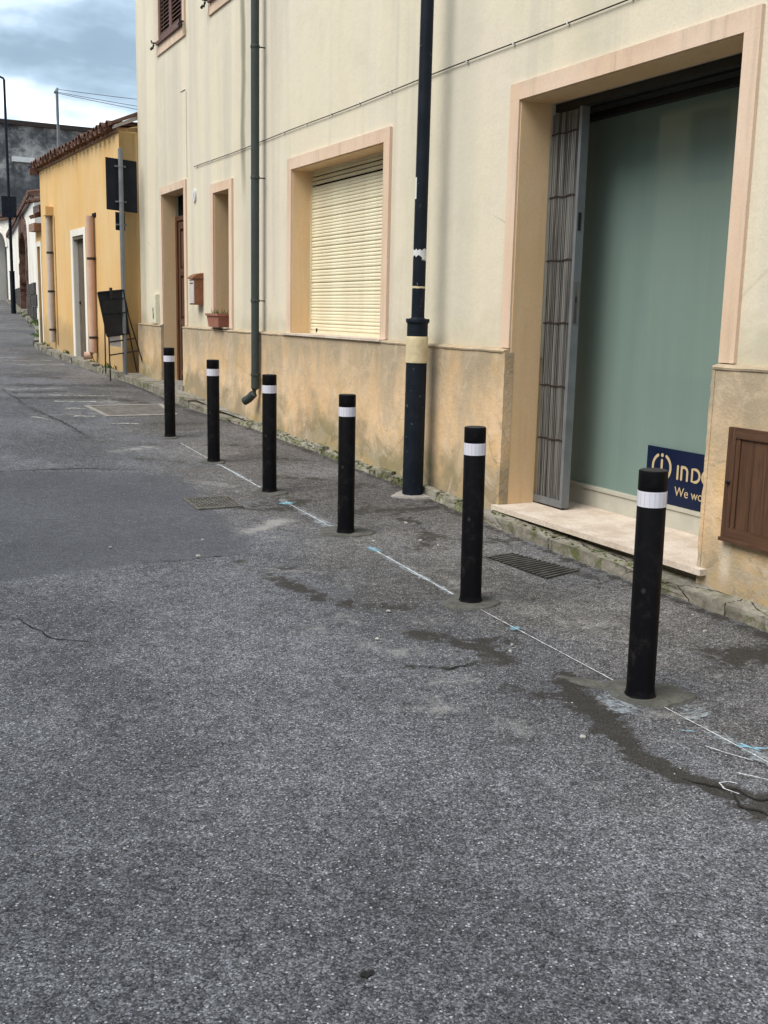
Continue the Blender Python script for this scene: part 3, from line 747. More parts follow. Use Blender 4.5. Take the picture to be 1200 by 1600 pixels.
for (txt, u) in (('We wo', .288),):
    cu = bpy.data.curves.new('slogan', 'FONT'); cu.body = txt; cu.size = .086; cu.extrude = .0004
    to = bpy.data.objects.new('slogan_tmp', cu); COL.objects.link(to)
    bpy.context.view_layer.update(); me = bpy.data.meshes.new_from_object(to.evaluated_get(bpy.context.evaluated_depsgraph_get()))
    bpy.data.objects.remove(to)
    tm = Matrix(((0, 0, -1, SX), (-1, 0, 0, -u), (0, 1, 0, .064), (0, 0, 0, 1)))
    me.transform(tm); me.materials.clear(); me.materials.append(M['gold']); o = bpy.data.objects.new('slogan', me); COL.objects.link(o); o.parent = sb

# --- roller shutter window
frame_set(WIN, .112, .028, 'window_surround', cream, z_low=1.3175)
lining(WIN, .26, cream, zlow=1.3175)
Box('window_sill', 'marble', cream, XP-.022, 4.47, WIN[0]-.09, WIN[1]+.10, 1.297, 1.3175, .003)
sh = bpy.data.objects.new('roller_shutter', None); COL.objects.link(sh); sh.parent = cream
pitch = .0325; XS = 4.425
bm = bmesh.new(); prof = [(XS+.008, 0.0), (XS+.004, .003), (XS-.001, .010), (XS-.001, .023), (XS+.003, .030), (XS+.009, .0355), (XS+.013, .030), (XS+.012, .0)]
prism(bm, prof, 'y', WIN[0]+.018, WIN[1]-.018); slat0 = link('slat', bm, 'shutter', sh)
z = 1.352; slat0.location.z = z; k = 1
while z < 2.93:
    gap = .0105 if z > 2.78 else random.uniform(-.0008, .0008)
    z += pitch+gap
    c = slat0.copy(); COL.objects.link(c); c.location = (random.uniform(-.0007, .0007)+(.012*max(0, (z-2.6))), 0, z); c.rotation_euler = (random.uniform(-.0006, .0006), 0, 0); k += 1
Box('bottom_slat', 'shutter', sh, XS-.006, XS+.012, WIN[0]+.018, WIN[1]-.018, 1.318, 1.351, .002)
Box('guide_rail', 'shutter', sh, XS-.012, XS+.03, WIN[1]-.0175, WIN[1]-.0062, 1.318, 2.968, .001)
Box('guide_rail', 'shutter', sh, XS-.012, XS+.03, WIN[0]+.0062, WIN[0]+.0175, 1.318, 2.968, .001)
Box('dark_backing', 'void', sh, XS+.05, XS+.09, WIN[0]+.01, WIN[1]-.01, 1.32, 2.968)  # near-black sheet standing in for the darkness behind the slat gaps
Box('pull_handle', 'iron', sh, XS-.016, XS-.006, WIN[1]-.20, WIN[1]-.185, 1.335, 1.372)
# --- narrow niche window
frame_set(NICHE, .11, .026, 'window_surround', cream, z_low=1.3175)
lining(NICHE, .30, cream, bottom=False, zlow=1.3175)
Box('window_sill', 'marble', cream, XP-.02, 4.52, NICHE[0]-.02, NICHE[1]+.02, 1.3172, 1.331, .003)
nw = bpy.data.objects.new('narrow_window', None); COL.objects.link(nw); nw.parent = cream
Box('pane', 'navy', nw, 4.555, 4.56, NICHE[0]+.06, NICHE[1]-.06, 1.39, 2.91)
for a in ((NICHE[0]+.007, NICHE[0]+.06, 1.332, 2.963), (NICHE[1]-.06, NICHE[1]-.007, 1.332, 2.963)): Box('window_frame', 'door_wood', nw, 4.53, 4.58, *a)
for a in ((1.332, 1.389), (2.911, 2.963)): Box('window_frame', 'door_wood', nw, 4.532, 4.58, NICHE[0]+.0605, NICHE[1]-.0605, *a)
# --- house door
frame_set(HD, .10, .022, 'door_surround', cream, z_low=1.317)
lining(HD, .20, cream, zlow=.30)
hd = bpy.data.objects.new('house_door', None); COL.objects.link(hd); hd.parent = cream
XD = 4.43
Box('door_leaf', 'door_wood', hd, XD+.012, XD+.05, 14.61, 15.74, .50, 2.80)
Box('transom', 'void', hd, XD+.02, XD+.05, 14.61, 15.74, 2.86, 3.15)
Box('door_frame', 'door_wood', hd, XD-.03, XD+.05, 14.61, 15.74, 2.80, 2.86, .006)
Box('door_frame', 'door_wood', hd, XD-.03, XD+.05, 15.66, 15.743, .50, 2.7995, .006)
Box('door_frame', 'door_wood', hd, XD-.03, XD+.05, 14.607, 14.69, .50, 2.7995, .006)
for ya, yb in ((14.72, 15.16), (15.19, 15.63)):
    for za, zb_ in ((.58, .66), (1.30, 1.40), (2.02, 2.12), (2.68, 2.78)): Box('rail', 'wood_y', hd, XD-.012, XD+.012, ya+.0805, yb-.0805, za, zb_, .006)
    for y in (ya, yb-.08): Box('stile', 'wood_v', hd, XD-.013, XD+.012, y, y+.08, .52, 2.79, .006)
    for za, zb_ in ((.70, 1.26), (1.44, 1.98), (2.16, 2.64)): Box('panel', 'wood_v', hd, XD-.004, XD+.012, ya+.11, yb-.11, za, zb_, .012)
Box('door_step', 'pavement', cream, XP-.03, 4.55, HD[0]-.05, HD[1]+.02, .30, .495, .012)
# --- louvred shutters upstairs
def louvre_window(h, first):
    y0, y1, z0, z1 = h
    w = bpy.data.objects.new('shuttered_window', None); COL.objects.link(w); w.parent = cream
    fx0 = XF-.022
    for nm, a in (('window_surround', (y0-.10, y0, z0-.02, z1)), ('window_surround', (y1, y1+.10, z0-.02, z1)), ('window_surround', (y0-.10, y1+.10, z1+.0005, z1+.10)), ('window_surround', (y0-.10, y1+.10, z0-.15, z0-.0205))):
        Box(nm, 'peach', w, fx0, XF+.02, *a, .004)
    Box('window_sill', 'shutter_brown', w, XF-.055, XF+.02, y0-.03, y1+.03, z0-.02, z0+.022, .004)
    ym = (y0+y1)/2
    Box('backing', 'void', w, XF+.06, XF+.08, y0, y1, z0, z1)
    global slat_me
    for a, b in ((y0+.012, ym-.003), (ym+.003, y1-.012)):
        for y in (a, b-.06): Box('stile', 'shutter_brown', w, XF-.012, XF+.03, y, y+.06, z0+.025, z1-.01, .003)
        for za, zb_ in ((z0+.025, z0+.10), (z1-.10, z1-.01)): Box('rail', 'shutter_brown', w, XF-.011, XF+.03, a+.0605, b-.0605, za, zb_, .003)
        zz = z0+.115
        while zz < z1-.12:
            if slat_me is None:
                bm = bmesh.new(); prism(bm, [(-.006, -.004), (-.006, .004), (.026, .040), (.026, .032)], 'y', 0, 1); o = link('louvre', bm, 'shutter_brown', w); slat_me = o.data
            else:
                o = bpy.data.objects.new('louvre', slat_me); COL.objects.link(o); o.parent = w
            o.location = (XF, a+.0605, zz); o.scale = (1, b-a-.121, 1); zz += .052
    for y, s in ((y0-.03, -1), (y1+.03, 1)):                      # wrought shutter dogs
        bm = bmesh.new()
        tube(bm, [(XF+.01, y+s*.05, z0+.02), (XF-.07, y+s*.05, z0+.02), (XF-.085, y+s*.085, z0+.03), (XF-.085, y+s*.11, z0+.06)], .011, 8)
        tube(bm, [(XF-.07, y+s*.05, z0+.02), (XF-.08, y+s*.01, z0-.02), (XF-.08, y+s*.05, z0-.055), (XF-.08, y+s*.10, z0-.03), (XF-.08, y+s*.15, z0-.045)], [.014, .016, .012, .012, .018], 8)
        link('shutter_dog', bm, 'iron', w, True)
slat_me = None
for i, h in enumerate((UP1, UP2)): louvre_window(h, i == 0)
for h in (UP3, UP4):
    frame_set(h, .10, .022, 'window_surround', cream, 'LRTB'); Box('backing', 'shutter_brown', cream, XF+.05, XF+.08, *h)
# --- down pipe
dp = bpy.data.objects.new('down_pipe', None); COL.objects.link(dp); dp.parent = cream
PXc, PYc = 4.105, 11.47
Tube('pipe', 'pipe_grey', dp, [(PXc, PYc, 7.5), (PXc, PYc, 4.30)], .045, 18)
Tube('pipe', 'pipe_grey', dp, [(PXc, PYc, 4.2995), (PXc, PYc, 1.64)], .0465, 18)
Tube('pipe', 'pipe_grey', dp, [(PXc, PYc, 1.6395), (PXc, PYc, .72)], .045, 18)
Tube('outlet', 'pipe_grey', dp, [(PXc, PYc, .80), (PXc, PYc, .68), (PXc-.015, PYc+.02, .61), (PXc-.05, PYc+.07, .555), (PXc-.085, PYc+.125, .52)], .0475, 18)
for z in (4.32, 2.97, 1.65, .83):
    bm = bmesh.new(); lathe(bm, [(.0495, z-.016), (.0505, z-.014), (.0505, z+.014), (.0495, z+.016)], 20, (PXc, PYc)); box(bm, PXc+.05, XF+.01, PYc-.006, PYc+.006, z-.006, z+.006)
    box(bm, PXc-.01, PXc+.01, PYc-.085, PYc-.05, z-.008, z+.008)
    link('bracket', bm, 'pipe_grey', dp, True)
# --- meter cupboard
mc = bpy.data.objects.new('meter_cupboard', None); COL.objects.link(mc); mc.parent = cream
cy0, cy1, cz0, cz1 = 3.42, 4.19, .40, .99; cx = XP-.028
w_ = .055
for nm, mt, a in (('cupboard_frame', 'wood_v', (cy1-w_, cy1, cz0, cz1)), ('cupboard_frame', 'wood_v', (cy0, cy0+w_, cz0, cz1)), ('cupboard_frame', 'wood_y', (cy0+w_+.0003, cy1-w_-.0003, cz1-w_, cz1)), ('cupboard_frame', 'wood_y', (cy0+w_+.0003, cy1-w_-.0003, cz0, cz0+w_))):
    Box(nm, mt, mc, cx, XP+.02, *a, .005, 2)
Box('door_stile', 'wood_v', mc, cx+.006, XP+.02, cy1-w_-.030, cy1-w_-.0005, cz0+w_+.0005, cz1-w_-.0005, .003)
Box('backing', 'void', mc, XP-.002, XP+.01, cy0+.05, cy1-.05, cz0+.05, cz1-.05)
yb = cy0+w_+.002; nbd = 7; bw = (cy1-w_-.032-yb)/nbd
for i in range(nbd): Box('board', 'wood_v', mc, cx+.012+random.uniform(-.001, .001), XP-.0005, yb+i*bw+.001, yb+(i+1)*bw-.001, cz0+w_+.001, cz1-w_-.001, .002)
bm = bmesh.new(); lathe(bm, [(.012, 0), (.014, .004), (.008, .012), (.008, .02)], 14); bmesh.ops.rotate(bm, verts=bm.verts, matrix=Matrix.Rotation(R(-90), 3, 'Y'))
bmesh.ops.translate(bm, verts=bm.verts, vec=(cx, cy1-.028, .70)); link('knob', bm, 'iron', mc, True)
Box('drip_edge', 'wood_y', mc, cx-.012, XP+.01, cy0-.005, cy1+.004, cz0-.020, cz0-.0005, .003)
# --- things on the front
cab = thing('wall_cable', 'thin black cable strung straight across the cream wall above the windows', 'cable', (XF-.016, 14.1, 3.37))
pts = [(0, -(14.1-y), .004*math.sin(y*1.9)-.004*math.sin(y*.7)) for y in np.linspace(14.1, 1.0, 60)]
Tube('cable', 'iron', cab, pts, .0045, 6)
for y in np.arange(2.2, 14.0, .62):
    bm = bmesh.new(); box(bm, -.006, .016, -(14.1-y)-.007, -(14.1-y)+.007, -.005, .008); link('clip', bm, 'white_plastic', cab, bevel=.002)
lw = thing('thin_conduit', 'thin bent wire running down the cream wall above the house door', 'wire', (XF-.006, 14.47, 3.28))
Tube('wire', 'off_white', lw, [(0, 0, 0), (0, .005, .60), (0, 0, 1.10), (0, .02, 1.128), (0, .26, 1.13)], .006, 6)
mb = thing('mailbox', 'rusty copper coloured mailbox with rounded lid beside the house door', 'mailbox', (XF, 13.90, 1.60))
bm = bmesh.new(); box(bm, -.12, -.003, -.115, .115, .0, .33); link('body', bm, 'copper_box', mb, bevel=.006)
Box('front_flap', 'box_front', mb, -.127, -.1205, -.10, .10, .02, .31, .002)
bm = bmesh.new(); prism(bm, [(-.145, .335), (-.145, .35), (-.10, .385), (-.05, .405), (0, .412), (0, .335)], 'y', -.125, .125); link('lid', bm, 'copper_box', mb, True)
Box('slot', 'iron', mb, -.1285, -.1272, -.07, .07, .27, .285)
pl = thing('number_plate', 'small pale oval plate on the cream wall right of the house door', 'plate', (XF, 14.12, 2.93))
bm = bmesh.new(); prism(bm, [(.065*math.cos(a), .085+.085*math.sin(a)) for a in np.linspace(0, 2*math.pi, 24, endpoint=False)], 'x', -.022, -.001); link('plate', bm, 'white_plastic', pl, bevel=.004)
Box('button', 'box_front', pl, -.026, -.0225, -.02, .02, .05, .12, .002)
gb = thing('meter_box', 'pale cream meter box with black smudge standing on the ledge left of the house door', 'meter box', (XF, 16.16, 1.31))
bm = bmesh.new(); box(bm, -.055, -.002, -.15, .15, .008, .44); link('case', bm, 'off_white', gb, bevel=.006)
Box('door', 'off_white', gb, -.060, -.0555, -.135, .135, .02, .43, .002)
bm = bmesh.new(); prism(bm, [(-.03, .08), (.0, .07), (.02, .11), (.012, .16), (.03, .21), (.015, .25), (-.02, .24), (-.012, .19), (-.034, .15)], 'x', -.0618, -.0605); link('smudge', bm, 'iron', gb)
pt = thing('flower_pot', 'terracotta plastic trough planter with sparse grass on the narrow window sill', 'planter', (4.165, 12.97, 1.331))
bm = bmesh.new()
def ring(hx, hy, z): return [bm.verts.new((a*hx, b*hy, z)) for a, b in ((-1, -1), (1, -1), (1, 1), (-1, 1))]
rs = [ring(.07, .20, 0), ring(.085, .235, .135), ring(.10, .25, .137), ring(.10, .25, .165), ring(.085, .235, .165), ring(.08, .23, .13)]
for a, b in zip(rs, rs[1:]):
    for i in range(4): bm.faces.new((a[i], a[(i+1) % 4], b[(i+1) % 4], b[i]))
bm.faces.new(rs[0][::-1]); bm.faces.new(rs[-1]); link('trough', bm, 'pot', pt, bevel=.006)
Box('soil', 'dark_stone', pt, -.079, .079, -.229, .229, .128, .145)
bm = bmesh.new()
for i in range(70):
    x, y = random.uniform(-.06, .06), random.uniform(-.21, .21); h = random.uniform(.03, .11); dx, dy = random.uniform(-.04, .04), random.uniform(-.04, .04)
    a = [bm.verts.new((x-.003, y, .14)), bm.verts.new((x+.003, y, .14)), bm.verts.new((x+dx, y+dy, .14+h))]; bm.faces.new(a)
o = link('grass', bm, 'leaf', pt); o['kind'] = 'stuff'

# ------------------------------------------------------------------ kerb and pavement
pav = bpy.data.objects.new('pavement', None); COL.objects.link(pav); pav['kind'] = 'structure'
def rough_block(name, mat, parent, corners, z0, z1, j=.006, sub=3, topdrop=0.):
    """block from four plan corners, subdivided and knocked about"""
    bm = bmesh.new()
    v = [bm.verts.new((x, y, g1(x, y)+z0)) for x, y in corners]+[bm.verts.new((x, y, g1(x, y)+z1-(topdrop if k in (0, 3) else 0))) for k, (x, y) in enumerate(corners)]
    for f in ((3, 2, 1, 0), (4, 5, 6, 7), (0, 1, 5, 4), (1, 2, 6, 5), (2, 3, 7, 6), (3, 0, 4, 7)): bm.faces.new([v[i] for i in f])
    if sub: bmesh.ops.subdivide_edges(bm, edges=bm.edges[:], cuts=sub, use_grid_fill=True)
    for w in bm.verts: w.co += Vector((random.uniform(-j, j), random.uniform(-j, j), random.uniform(-j, j)))
    return link(name, bm, mat, parent, True, bevel=0)
ys_ = [1.0, 2.35, 4.02, 5.62, 6.5]
for a, b in zip(ys_, ys_[1:]):
    rough_block('kerb_stone', 'kerb', pav, [(4.045, a+.004), (4.20, a+.004), (4.20, b-.004), (4.045, b-.004)], -.08, .085, .005, 11, .014)
# broken mossy stretch: mortar strip and loose stones in it
bm = bmesh.new(); rows = []
yy = np.arange(6.5, 11.75, .06)
for y in yy:
    xe = float(np.interp(y, [6.5, 8.0, 10, 11.3, 11.8], [4.055, 4.10, 4.10, 4.07, 4.0]))+random.uniform(-.012, .012); h = random.uniform(.025, .055)
    rows.append([bm.verts.new((x, y, g1(x, y)+dz)) for x, dz in ((xe-.012, -.03), (xe, h*.5), (xe+.02, h), (4.135, h+random.uniform(-.008, .012)), (4.19, .06))])
for a, b in zip(rows, rows[1:]):
    for k in range(4): bm.faces.new((a[k], a[k+1], b[k+1], b[k]))
link('kerb_base', bm, 'kerb_moss', pav, True)
y = 6.55
while y < 11.6:
    L = random.uniform(.07, .26); w0 = random.uniform(.03, .065); xe = float(np.interp(y, [6.5, 8.0, 10, 11.3, 11.8], [4.05, 4.09, 4.09, 4.06, 3.99]))+random.uniform(0, .03)
    sk = random.uniform(-.02, .02)
    rough_block('kerb_stone', 'kerb_moss', pav, [(xe+sk, y), (xe+w0+.02, y+random.uniform(-.01, .01)), (xe+w0+.02, y+L), (xe-sk, y+L)], -.03, random.uniform(.035, .075), .008, 2)
    y += L+random.uniform(.0, .09)
# paved strip in front of the house door, then round the orange house
KX = [(11.7, 3.985), (12.45, 3.94), (13.4, 3.92), (14.75, 3.92), (15.7, 3.90), (16.7, 3.84), (17.2, 3.79), (18.1, 3.72), (19.3, 3.64), (20.5, 3.59), (21.6, 3.54), (23.0, 3.52), (24.2, 3.60), (25.8, 3.9), (28.5, 4.33), (33, 4.86), (37, 5.22), (43, 5.75), (50, 6.4)]
def kx(y): return float(np.interp(y, [a for a, b in KX], [b for a, b in KX]))
bm = bmesh.new(); rows = []
for y in np.concatenate([np.arange(11.72, 26, .25), np.arange(26, 52, 1.)]):
    xi = kx(y)+.10; xo = 4.3 if y < 17.3 else float(np.interp(y, [17.3, 24, 26, 52], [4.2, 4.2, 5.2, 7.6]))
    h = float(np.interp(y, [11.7, 13.4], [.045, .095]))+random.uniform(-.004, .004)
    rows.append([bm.verts.new((x, y, g1(x, y)+h)) for x in (xi, xi+.06, xo)])
for a, b in zip(rows, rows[1:]):
    for k in range(2): bm.faces.new((a[k], a[k+1], b[k+1], b[k]))
link('paving', bm, 'pavement', pav, True)
y = 11.72
while y < 50:
    near = y < 17
    L = random.uniform(.75, 1.05) if near else random.uniform(.45, .85) if y < 26 else 1.6
    gp = .006 if near else random.uniform(.01, .09); b = y+L-gp
    sk = 0 if near else random.uniform(-.02, .015)
    h = float(np.interp(y, [11.7, 13.2], [.035, .098])) if near else random.uniform(.08, .125)
    rough_block('kerb_stone', 'kerb' if near or random.random() < .75 else 'kerb_moss', pav, [(kx(y)+sk, y), (kx(y)+.13, y), (kx(b)+.13, b), (kx(b)+sk, b)], -.06, h, .004 if near else .010, 3)
    y += L
# moss and weeds
bm = bmesh.new()
def tuft(bm, x, y, z, n, h, sp):
    for _ in range(n):
        a = random.uniform(0, 6.28); r = random.uniform(0, sp); bx_, by_ = x+r*math.cos(a), y+r*math.sin(a); hh = h*random.uniform(.4, 1.1); w = random.uniform(.004, .010)
        a2 = random.uniform(0, 6.28); lx, ly = hh*.6*math.cos(a2), hh*.6*math.sin(a2)
        c = [(bx_-w, by_, z), (bx_+w, by_, z), (bx_+w*.7+lx*.5, by_+ly*.5, z+hh*.7), (bx_+lx, by_+ly, z+hh)]
        bm.faces.new([bm.verts.new(p) for p in c])
for _ in range(26):
    y = random.uniform(24.2, 40); x = kx(y)+random.uniform(.0, .3); tuft(bm, x, y, g1(x, y)+.06, 60, random.uniform(.05, .13), .16)
for y in (18.0, 18.15, 20.9, 22.6, 23.1, 17.6, 19.0): x = kx(y)+.16; tuft(bm, x, y, g1(x, y)+.08, 26, .10, .07)
o = link('weeds', bm, 'leaf'); o['kind'] = 'stuff'; o['label'] = 'green weeds growing along the far kerb'; o['category'] = 'weeds'
bm = bmesh.new()
for _ in range(230):
    y = random.uniform(6.55, 12.6) if random.random() < .85 else random.uniform(4.6, 6.4); x = random.uniform(4.06, 4.155); z = g1(x, y)+random.uniform(.03, .065) if y > 6.5 else g1(x, y)+.082
    r = random.uniform(.004, .014); ico = bmesh.ops.create_icosphere(bm, subdivisions=1, radius=r)['verts']
    for v in ico: v.co = Vector((v.co.x*random.uniform(.7, 1.4)+x, v.co.y*1.5+y, v.co.z*.5+z))
o = link('moss', bm, 'moss', None, True); o['kind'] = 'stuff'; o['label'] = 'patchy green moss growing on the broken kerb under the window'; o['category'] = 'moss'

# ------------------------------------------------------------------ marks and covers on the road
def jl(a, b, n=6): return [(a[0]+(b[0]-a[0])*i/n, a[1]+(b[1]-a[1])*i/n) for i in range(n+1)]
cl = thing('chalk_line', 'thin white chalk setting-out line running through the bollard bases', 'chalk line', (0, 0, 0))
CH = [(2.80, 2.15), (2.835, 2.62), (2.85, 3.1), (2.88, 4.3), (2.945, 5.95), (2.965, 7.5), (2.99, 8.6), (3.0, 9.5), (3.02, 10.9)]
for a, b, w in ((2.1, 3.14, .011), (3.40, 4.62, .011), (4.9, 6.05, .017), (6.2, 6.36, .008), (6.68, 7.60, .010), (8.1, 9.40, .018), (9.65, 10.7, .016)):
    n = 8; ys2 = np.linspace(a, b, n)
    ribbon('chalk_stroke', 'chalk_line', cl, [(float(np.interp(v, [q[1] for q in CH], [q[0] for q in CH])), float(v)) for v in ys2], w, .007, .0012, .03)
ribbon('chalk_stroke', 'chalk_line', cl, [(2.725, 2.75), (2.755, 2.66), (2.79, 2.58)], .010, .007, .001, .02)
ribbon('chalk_stroke', 'chalk_line', cl, [(2.66, 2.53), (2.72, 2.44), (2.76, 2.36)], .010, .007, .001, .02)
ribbon('chalk_stroke', 'chalk_line', cl, [(2.545, 2.40), (2.53, 2.45), (2.545, 2.49), (2.58, 2.485), (2.60, 2.46)], .009, .007, .001, .012)
for a, b, w in ((4.85, 6.1, .10), (6.6, 7.7, .16), (8.05, 9.45, .12), (2.2, 2.9, .12)):
    ribbon('chalk_dust', 'bluish_dust', cl, [(float(np.interp(v, [q[1] for q in CH], [q[0] for q in CH])), float(v)) for v in np.linspace(a, b, 8)], w, .0055, .01, .05)
bc = thing('blue_chalk', 'light blue chalk crosses marking spots along the white setting-out line', 'chalk marks', (0, 0, 0))
ribbon('chalk_stroke', 'chalk_blue_soft', bc, [(2.83, 2.70), (2.875, 2.66), (2.93, 2.63)], .022, .009, .002, .02)
ribbon('chalk_stroke', 'chalk_blue_soft', bc, [(2.86, 2.71), (2.875, 2.63)], .02, .0095, .002, .02)
ribbon('chalk_stroke', 'chalk_blue_soft', bc, [(2.74, 2.895), (2.785, 2.865)], .014, .009, .002, .02)
for x, y, rx, ry, s in ((2.875, 4.24, .045, .05, 3), (2.945, 5.98, .05, .10, 5), (2.955, 7.53, .08, .07, 8)): blot('chalk_smudge', 'chalk_blue_soft', bc, (x, y), rx, ry, 0, .009, 22, 0, .2, s)
for i, pts in enumerate(([(.59, 5.33), (.67, 5.25), (.76, 4.92), (.89, 4.82), (.98, 4.70), (1.06, 4.55)], [(1.42, 6.16), (1.75, 6.145), (1.92, 6.15), (2.16, 6.14), (2.18, 6.2)],
                         [(2.12, 3.99), (2.28, 3.86), (2.45, 3.89)], [(1.1, 9.50), (1.5, 9.52), (1.8, 9.48), (2.31, 9.27)], [(1.92, 16.1), (1.95, 15.0), (1.99, 13.67), (2.16, 12.49), (2.21, 11.28)])):
    ribbon('crack', 'crack', road, pts, .009 if i < 3 else .010, .004, .012, .035, True)
ribbon('crack', 'crack', road, [(2.462, 2.58), (2.51, 2.47), (2.55, 2.42), (2.585, 2.37), (2.66, 2.30)], .012, .004, .016, .02, True)
ribbon('crack', 'crack', road, [(2.545, 2.42), (2.50, 2.34), (2.53, 2.24)], .010, .0045, .014, .02, True)
blot('pit', 'crack', road, (1.01, 2.04), .017, .012, .4, .004, 22, 0, .4, 9)
# far worn paint / repaired strips
for pts, w in (([(2.52, 19.6), (3.0, 19.75), (3.45, 19.75)], .16), ([(2.45, 20.4), (3.0, 20.55), (3.35, 20.45)], .14), ([(2.42, 15.1), (3.2, 14.9)], .16), ([(2.38, 14.4), (2.9, 14.3)], .22), ([(2.4, 13.7), (2.62, 13.6)], .26), ([(2.38, 13.0), (2.6, 12.9)], .2), ([(2.62, 12.3), (2.95, 12.2)], .12), ([(1.9, 13.0), (2.05, 12.7)], .12), ([(1.5, 20.6), (2.45, 20.3)], .18)):
    ribbon('worn_marking', 'worn_paint', road, pts, w, .006, .02, .08)
def cover(name, label, quad, rim, mat, label_cat='manhole cover', knobs=False):
    cxy = (sum(p[0] for p in quad)/4, sum(p[1] for p in quad)/4)
    t = thing(name, label, label_cat, (0, 0, 0))
    def inset(k): return [(cxy[0]+(x-cxy[0])*k, cxy[1]+(y-cxy[1])*k) for x, y in quad]
    a, b = quad, inset(1-rim)
    for i in range(4):
        p = [a[i], a[(i+1) % 4], b[(i+1) % 4], b[i]]
        bm = bmesh.new(); vt = [bm.verts.new((x, y, g1(x, y)+.012)) for x, y in p]; vb = [bm.verts.new((x, y, g1(x, y)-.02)) for x, y in p]
        bm.faces.new(vt); [bm.faces.new((vt[k], vb[k], vb[(k+1) % 4], vt[(k+1) % 4])) for k in range(4)]
        link('rim', bm, 'dry_cement' if not knobs else mat, t)
    c = inset(1-rim-.03); bm = bmesh.new(); bm.faces.new([bm.verts.new((x, y, g1(x, y)+.009)) for x, y in c]); link('plate', bm, mat, t)
    if knobs:
        bm = bmesh.new(); n = 11
        for i in range(n):
            for j in range(n):
                u, v = (i+.5)/n, (j+.5)/n
                x = (c[0][0]*(1-u)+c[1][0]*u)*(1-v)+(c[3][0]*(1-u)+c[2][0]*u)*v; y_ = (c[0][1]*(1-u)+c[1][1]*u)*(1-v)+(c[3][1]*(1-u)+c[2][1]*u)*v
                z = g1(x, y_)+.009; s = .011
                if (i+j) % 2: box(bm, x-s, x+s, y_-s*.4, y_+s*.4, z, z+.006)
                else: box(bm, x-s*.4, x+s*.4, y_-s, y_+s, z, z+.006)
        o = link('tread', bm, 'iron_cover', t); o['kind'] = 'stuff'
    return t
cover('manhole_cover', 'square iron inspection cover set in the road left of the fourth bollard', [(2.24, 7.52), (2.60, 7.53), (2.63, 7.93), (2.25, 7.95)], .10, 'iron_cover', knobs=True)
cover('concrete_cover', 'large rectangular asphalt filled cover with pale rim beyond the farthest bollard', [(2.72, 12.85), (3.58, 12.80), (3.68, 13.92), (2.66, 13.90)], .13, 'iron_cover')
dg = thing('drain_grate', 'sunken dark iron drain grate by the kerb below the shop threshold', 'drain grate', (0, 0, 0))
gq = [(3.60, 5.00), (3.90, 5.08), (3.74, 5.60), (3.53, 5.57)]
bm = bmesh.new(); bm.faces.new([bm.verts.new((x, y, g1(x, y)+.004)) for x, y in gq]); link('pit', bm, 'pit_shade_dirt', dg)  # flat dark sheet on the road; its colour holds the pit's shade and dirt
for i in range(15):
    u0, u1 = (i+.12)/15, (i+.58)/15
    def L(u): return [(gq[0][k]*(1-u)+gq[3][k]*u, gq[1][k]*(1-u)+gq[2][k]*u) for k in (0, 1)]
    (x0, x1), (ya, yb_) = zip(*[(L(u0)[0][0], L(u0)[1][0]) for _ in (0,)]) if False else ((0, 0), (0, 0))
    P = []
    for u in (u0, u1):
        P.append((gq[0][0]*(1-u)+gq[3][0]*u, gq[0][1]*(1-u)+gq[3][1]*u)); P.append((gq[1][0]*(1-u)+gq[2][0]*u, gq[1][1]*(1-u)+gq[2][1]*u))
    q = [P[0], P[1], P[3], P[2]]
    bm = bmesh.new(); vt = [bm.verts.new((x, y, g1(x, y)+.010)) for x, y in q]; vb = [bm.verts.new((x, y, g1(x, y)+.0045)) for x, y in q]
    bm.faces.new(vt); [bm.faces.new((vt[k], vb[k], vb[(k+1) % 4], vt[(k+1) % 4])) for k in range(4)]
    link('bar', bm, 'grate_iron', dg)
# loose grit
bm = bmesh.new()
def stone(bm, x, y, r):
    ico = bmesh.ops.create_icosphere(bm, subdivisions=1, radius=r)['verts']; sx, sy, sz = random.uniform(.7, 1.4), random.uniform(.7, 1.4), random.uniform(.4, .8); a = random.uniform(0, 3.1)
    for v in ico:
        p = Vector((v.co.x*sx, v.co.y*sy, v.co.z*sz)); p += Vector((random.uniform(-.15, .15)*r,)*3); p.rotate(Matrix.Rotation(a, 3, 'Z')); v.co = p+Vector((x, y, g1(x, y)+r*.35))
for _ in range(520):
    if random.random() < .45: x, y = random.uniform(2.0, 4.0), random.uniform(2.2, 9)
    else: x, y = random.uniform(.2, 4.0), random.triangular(1.6, 12, 3)
    stone(bm, x, y, random.choice((.002, .002, .0025, .003, .003, .004)))
for x, y, r in ((2.17, 4.35, .012), (2.36, 3.0, .012), (2.43, 4.75, .011), (3.05, 6.2, .013), (3.35, 6.1, .014), (3.4, 5.95, .009), (3.5, 6.6, .012), (3.75, 3.85, .013), (3.9, 4.1, .01), (2.72, 4.03, .012), (2.66, 3.95, .011), (3.6, 5.75, .012), (2.0, 6.6, .012), (1.85, 6.2, .014), (1.4, 6.6, .011)): stone(bm, x, y, r)
o = link('grit', bm, 'pebble', None); o['kind'] = 'stuff'; o['label'] = 'scattered pale grit lying on the asphalt'; o['category'] = 'grit'

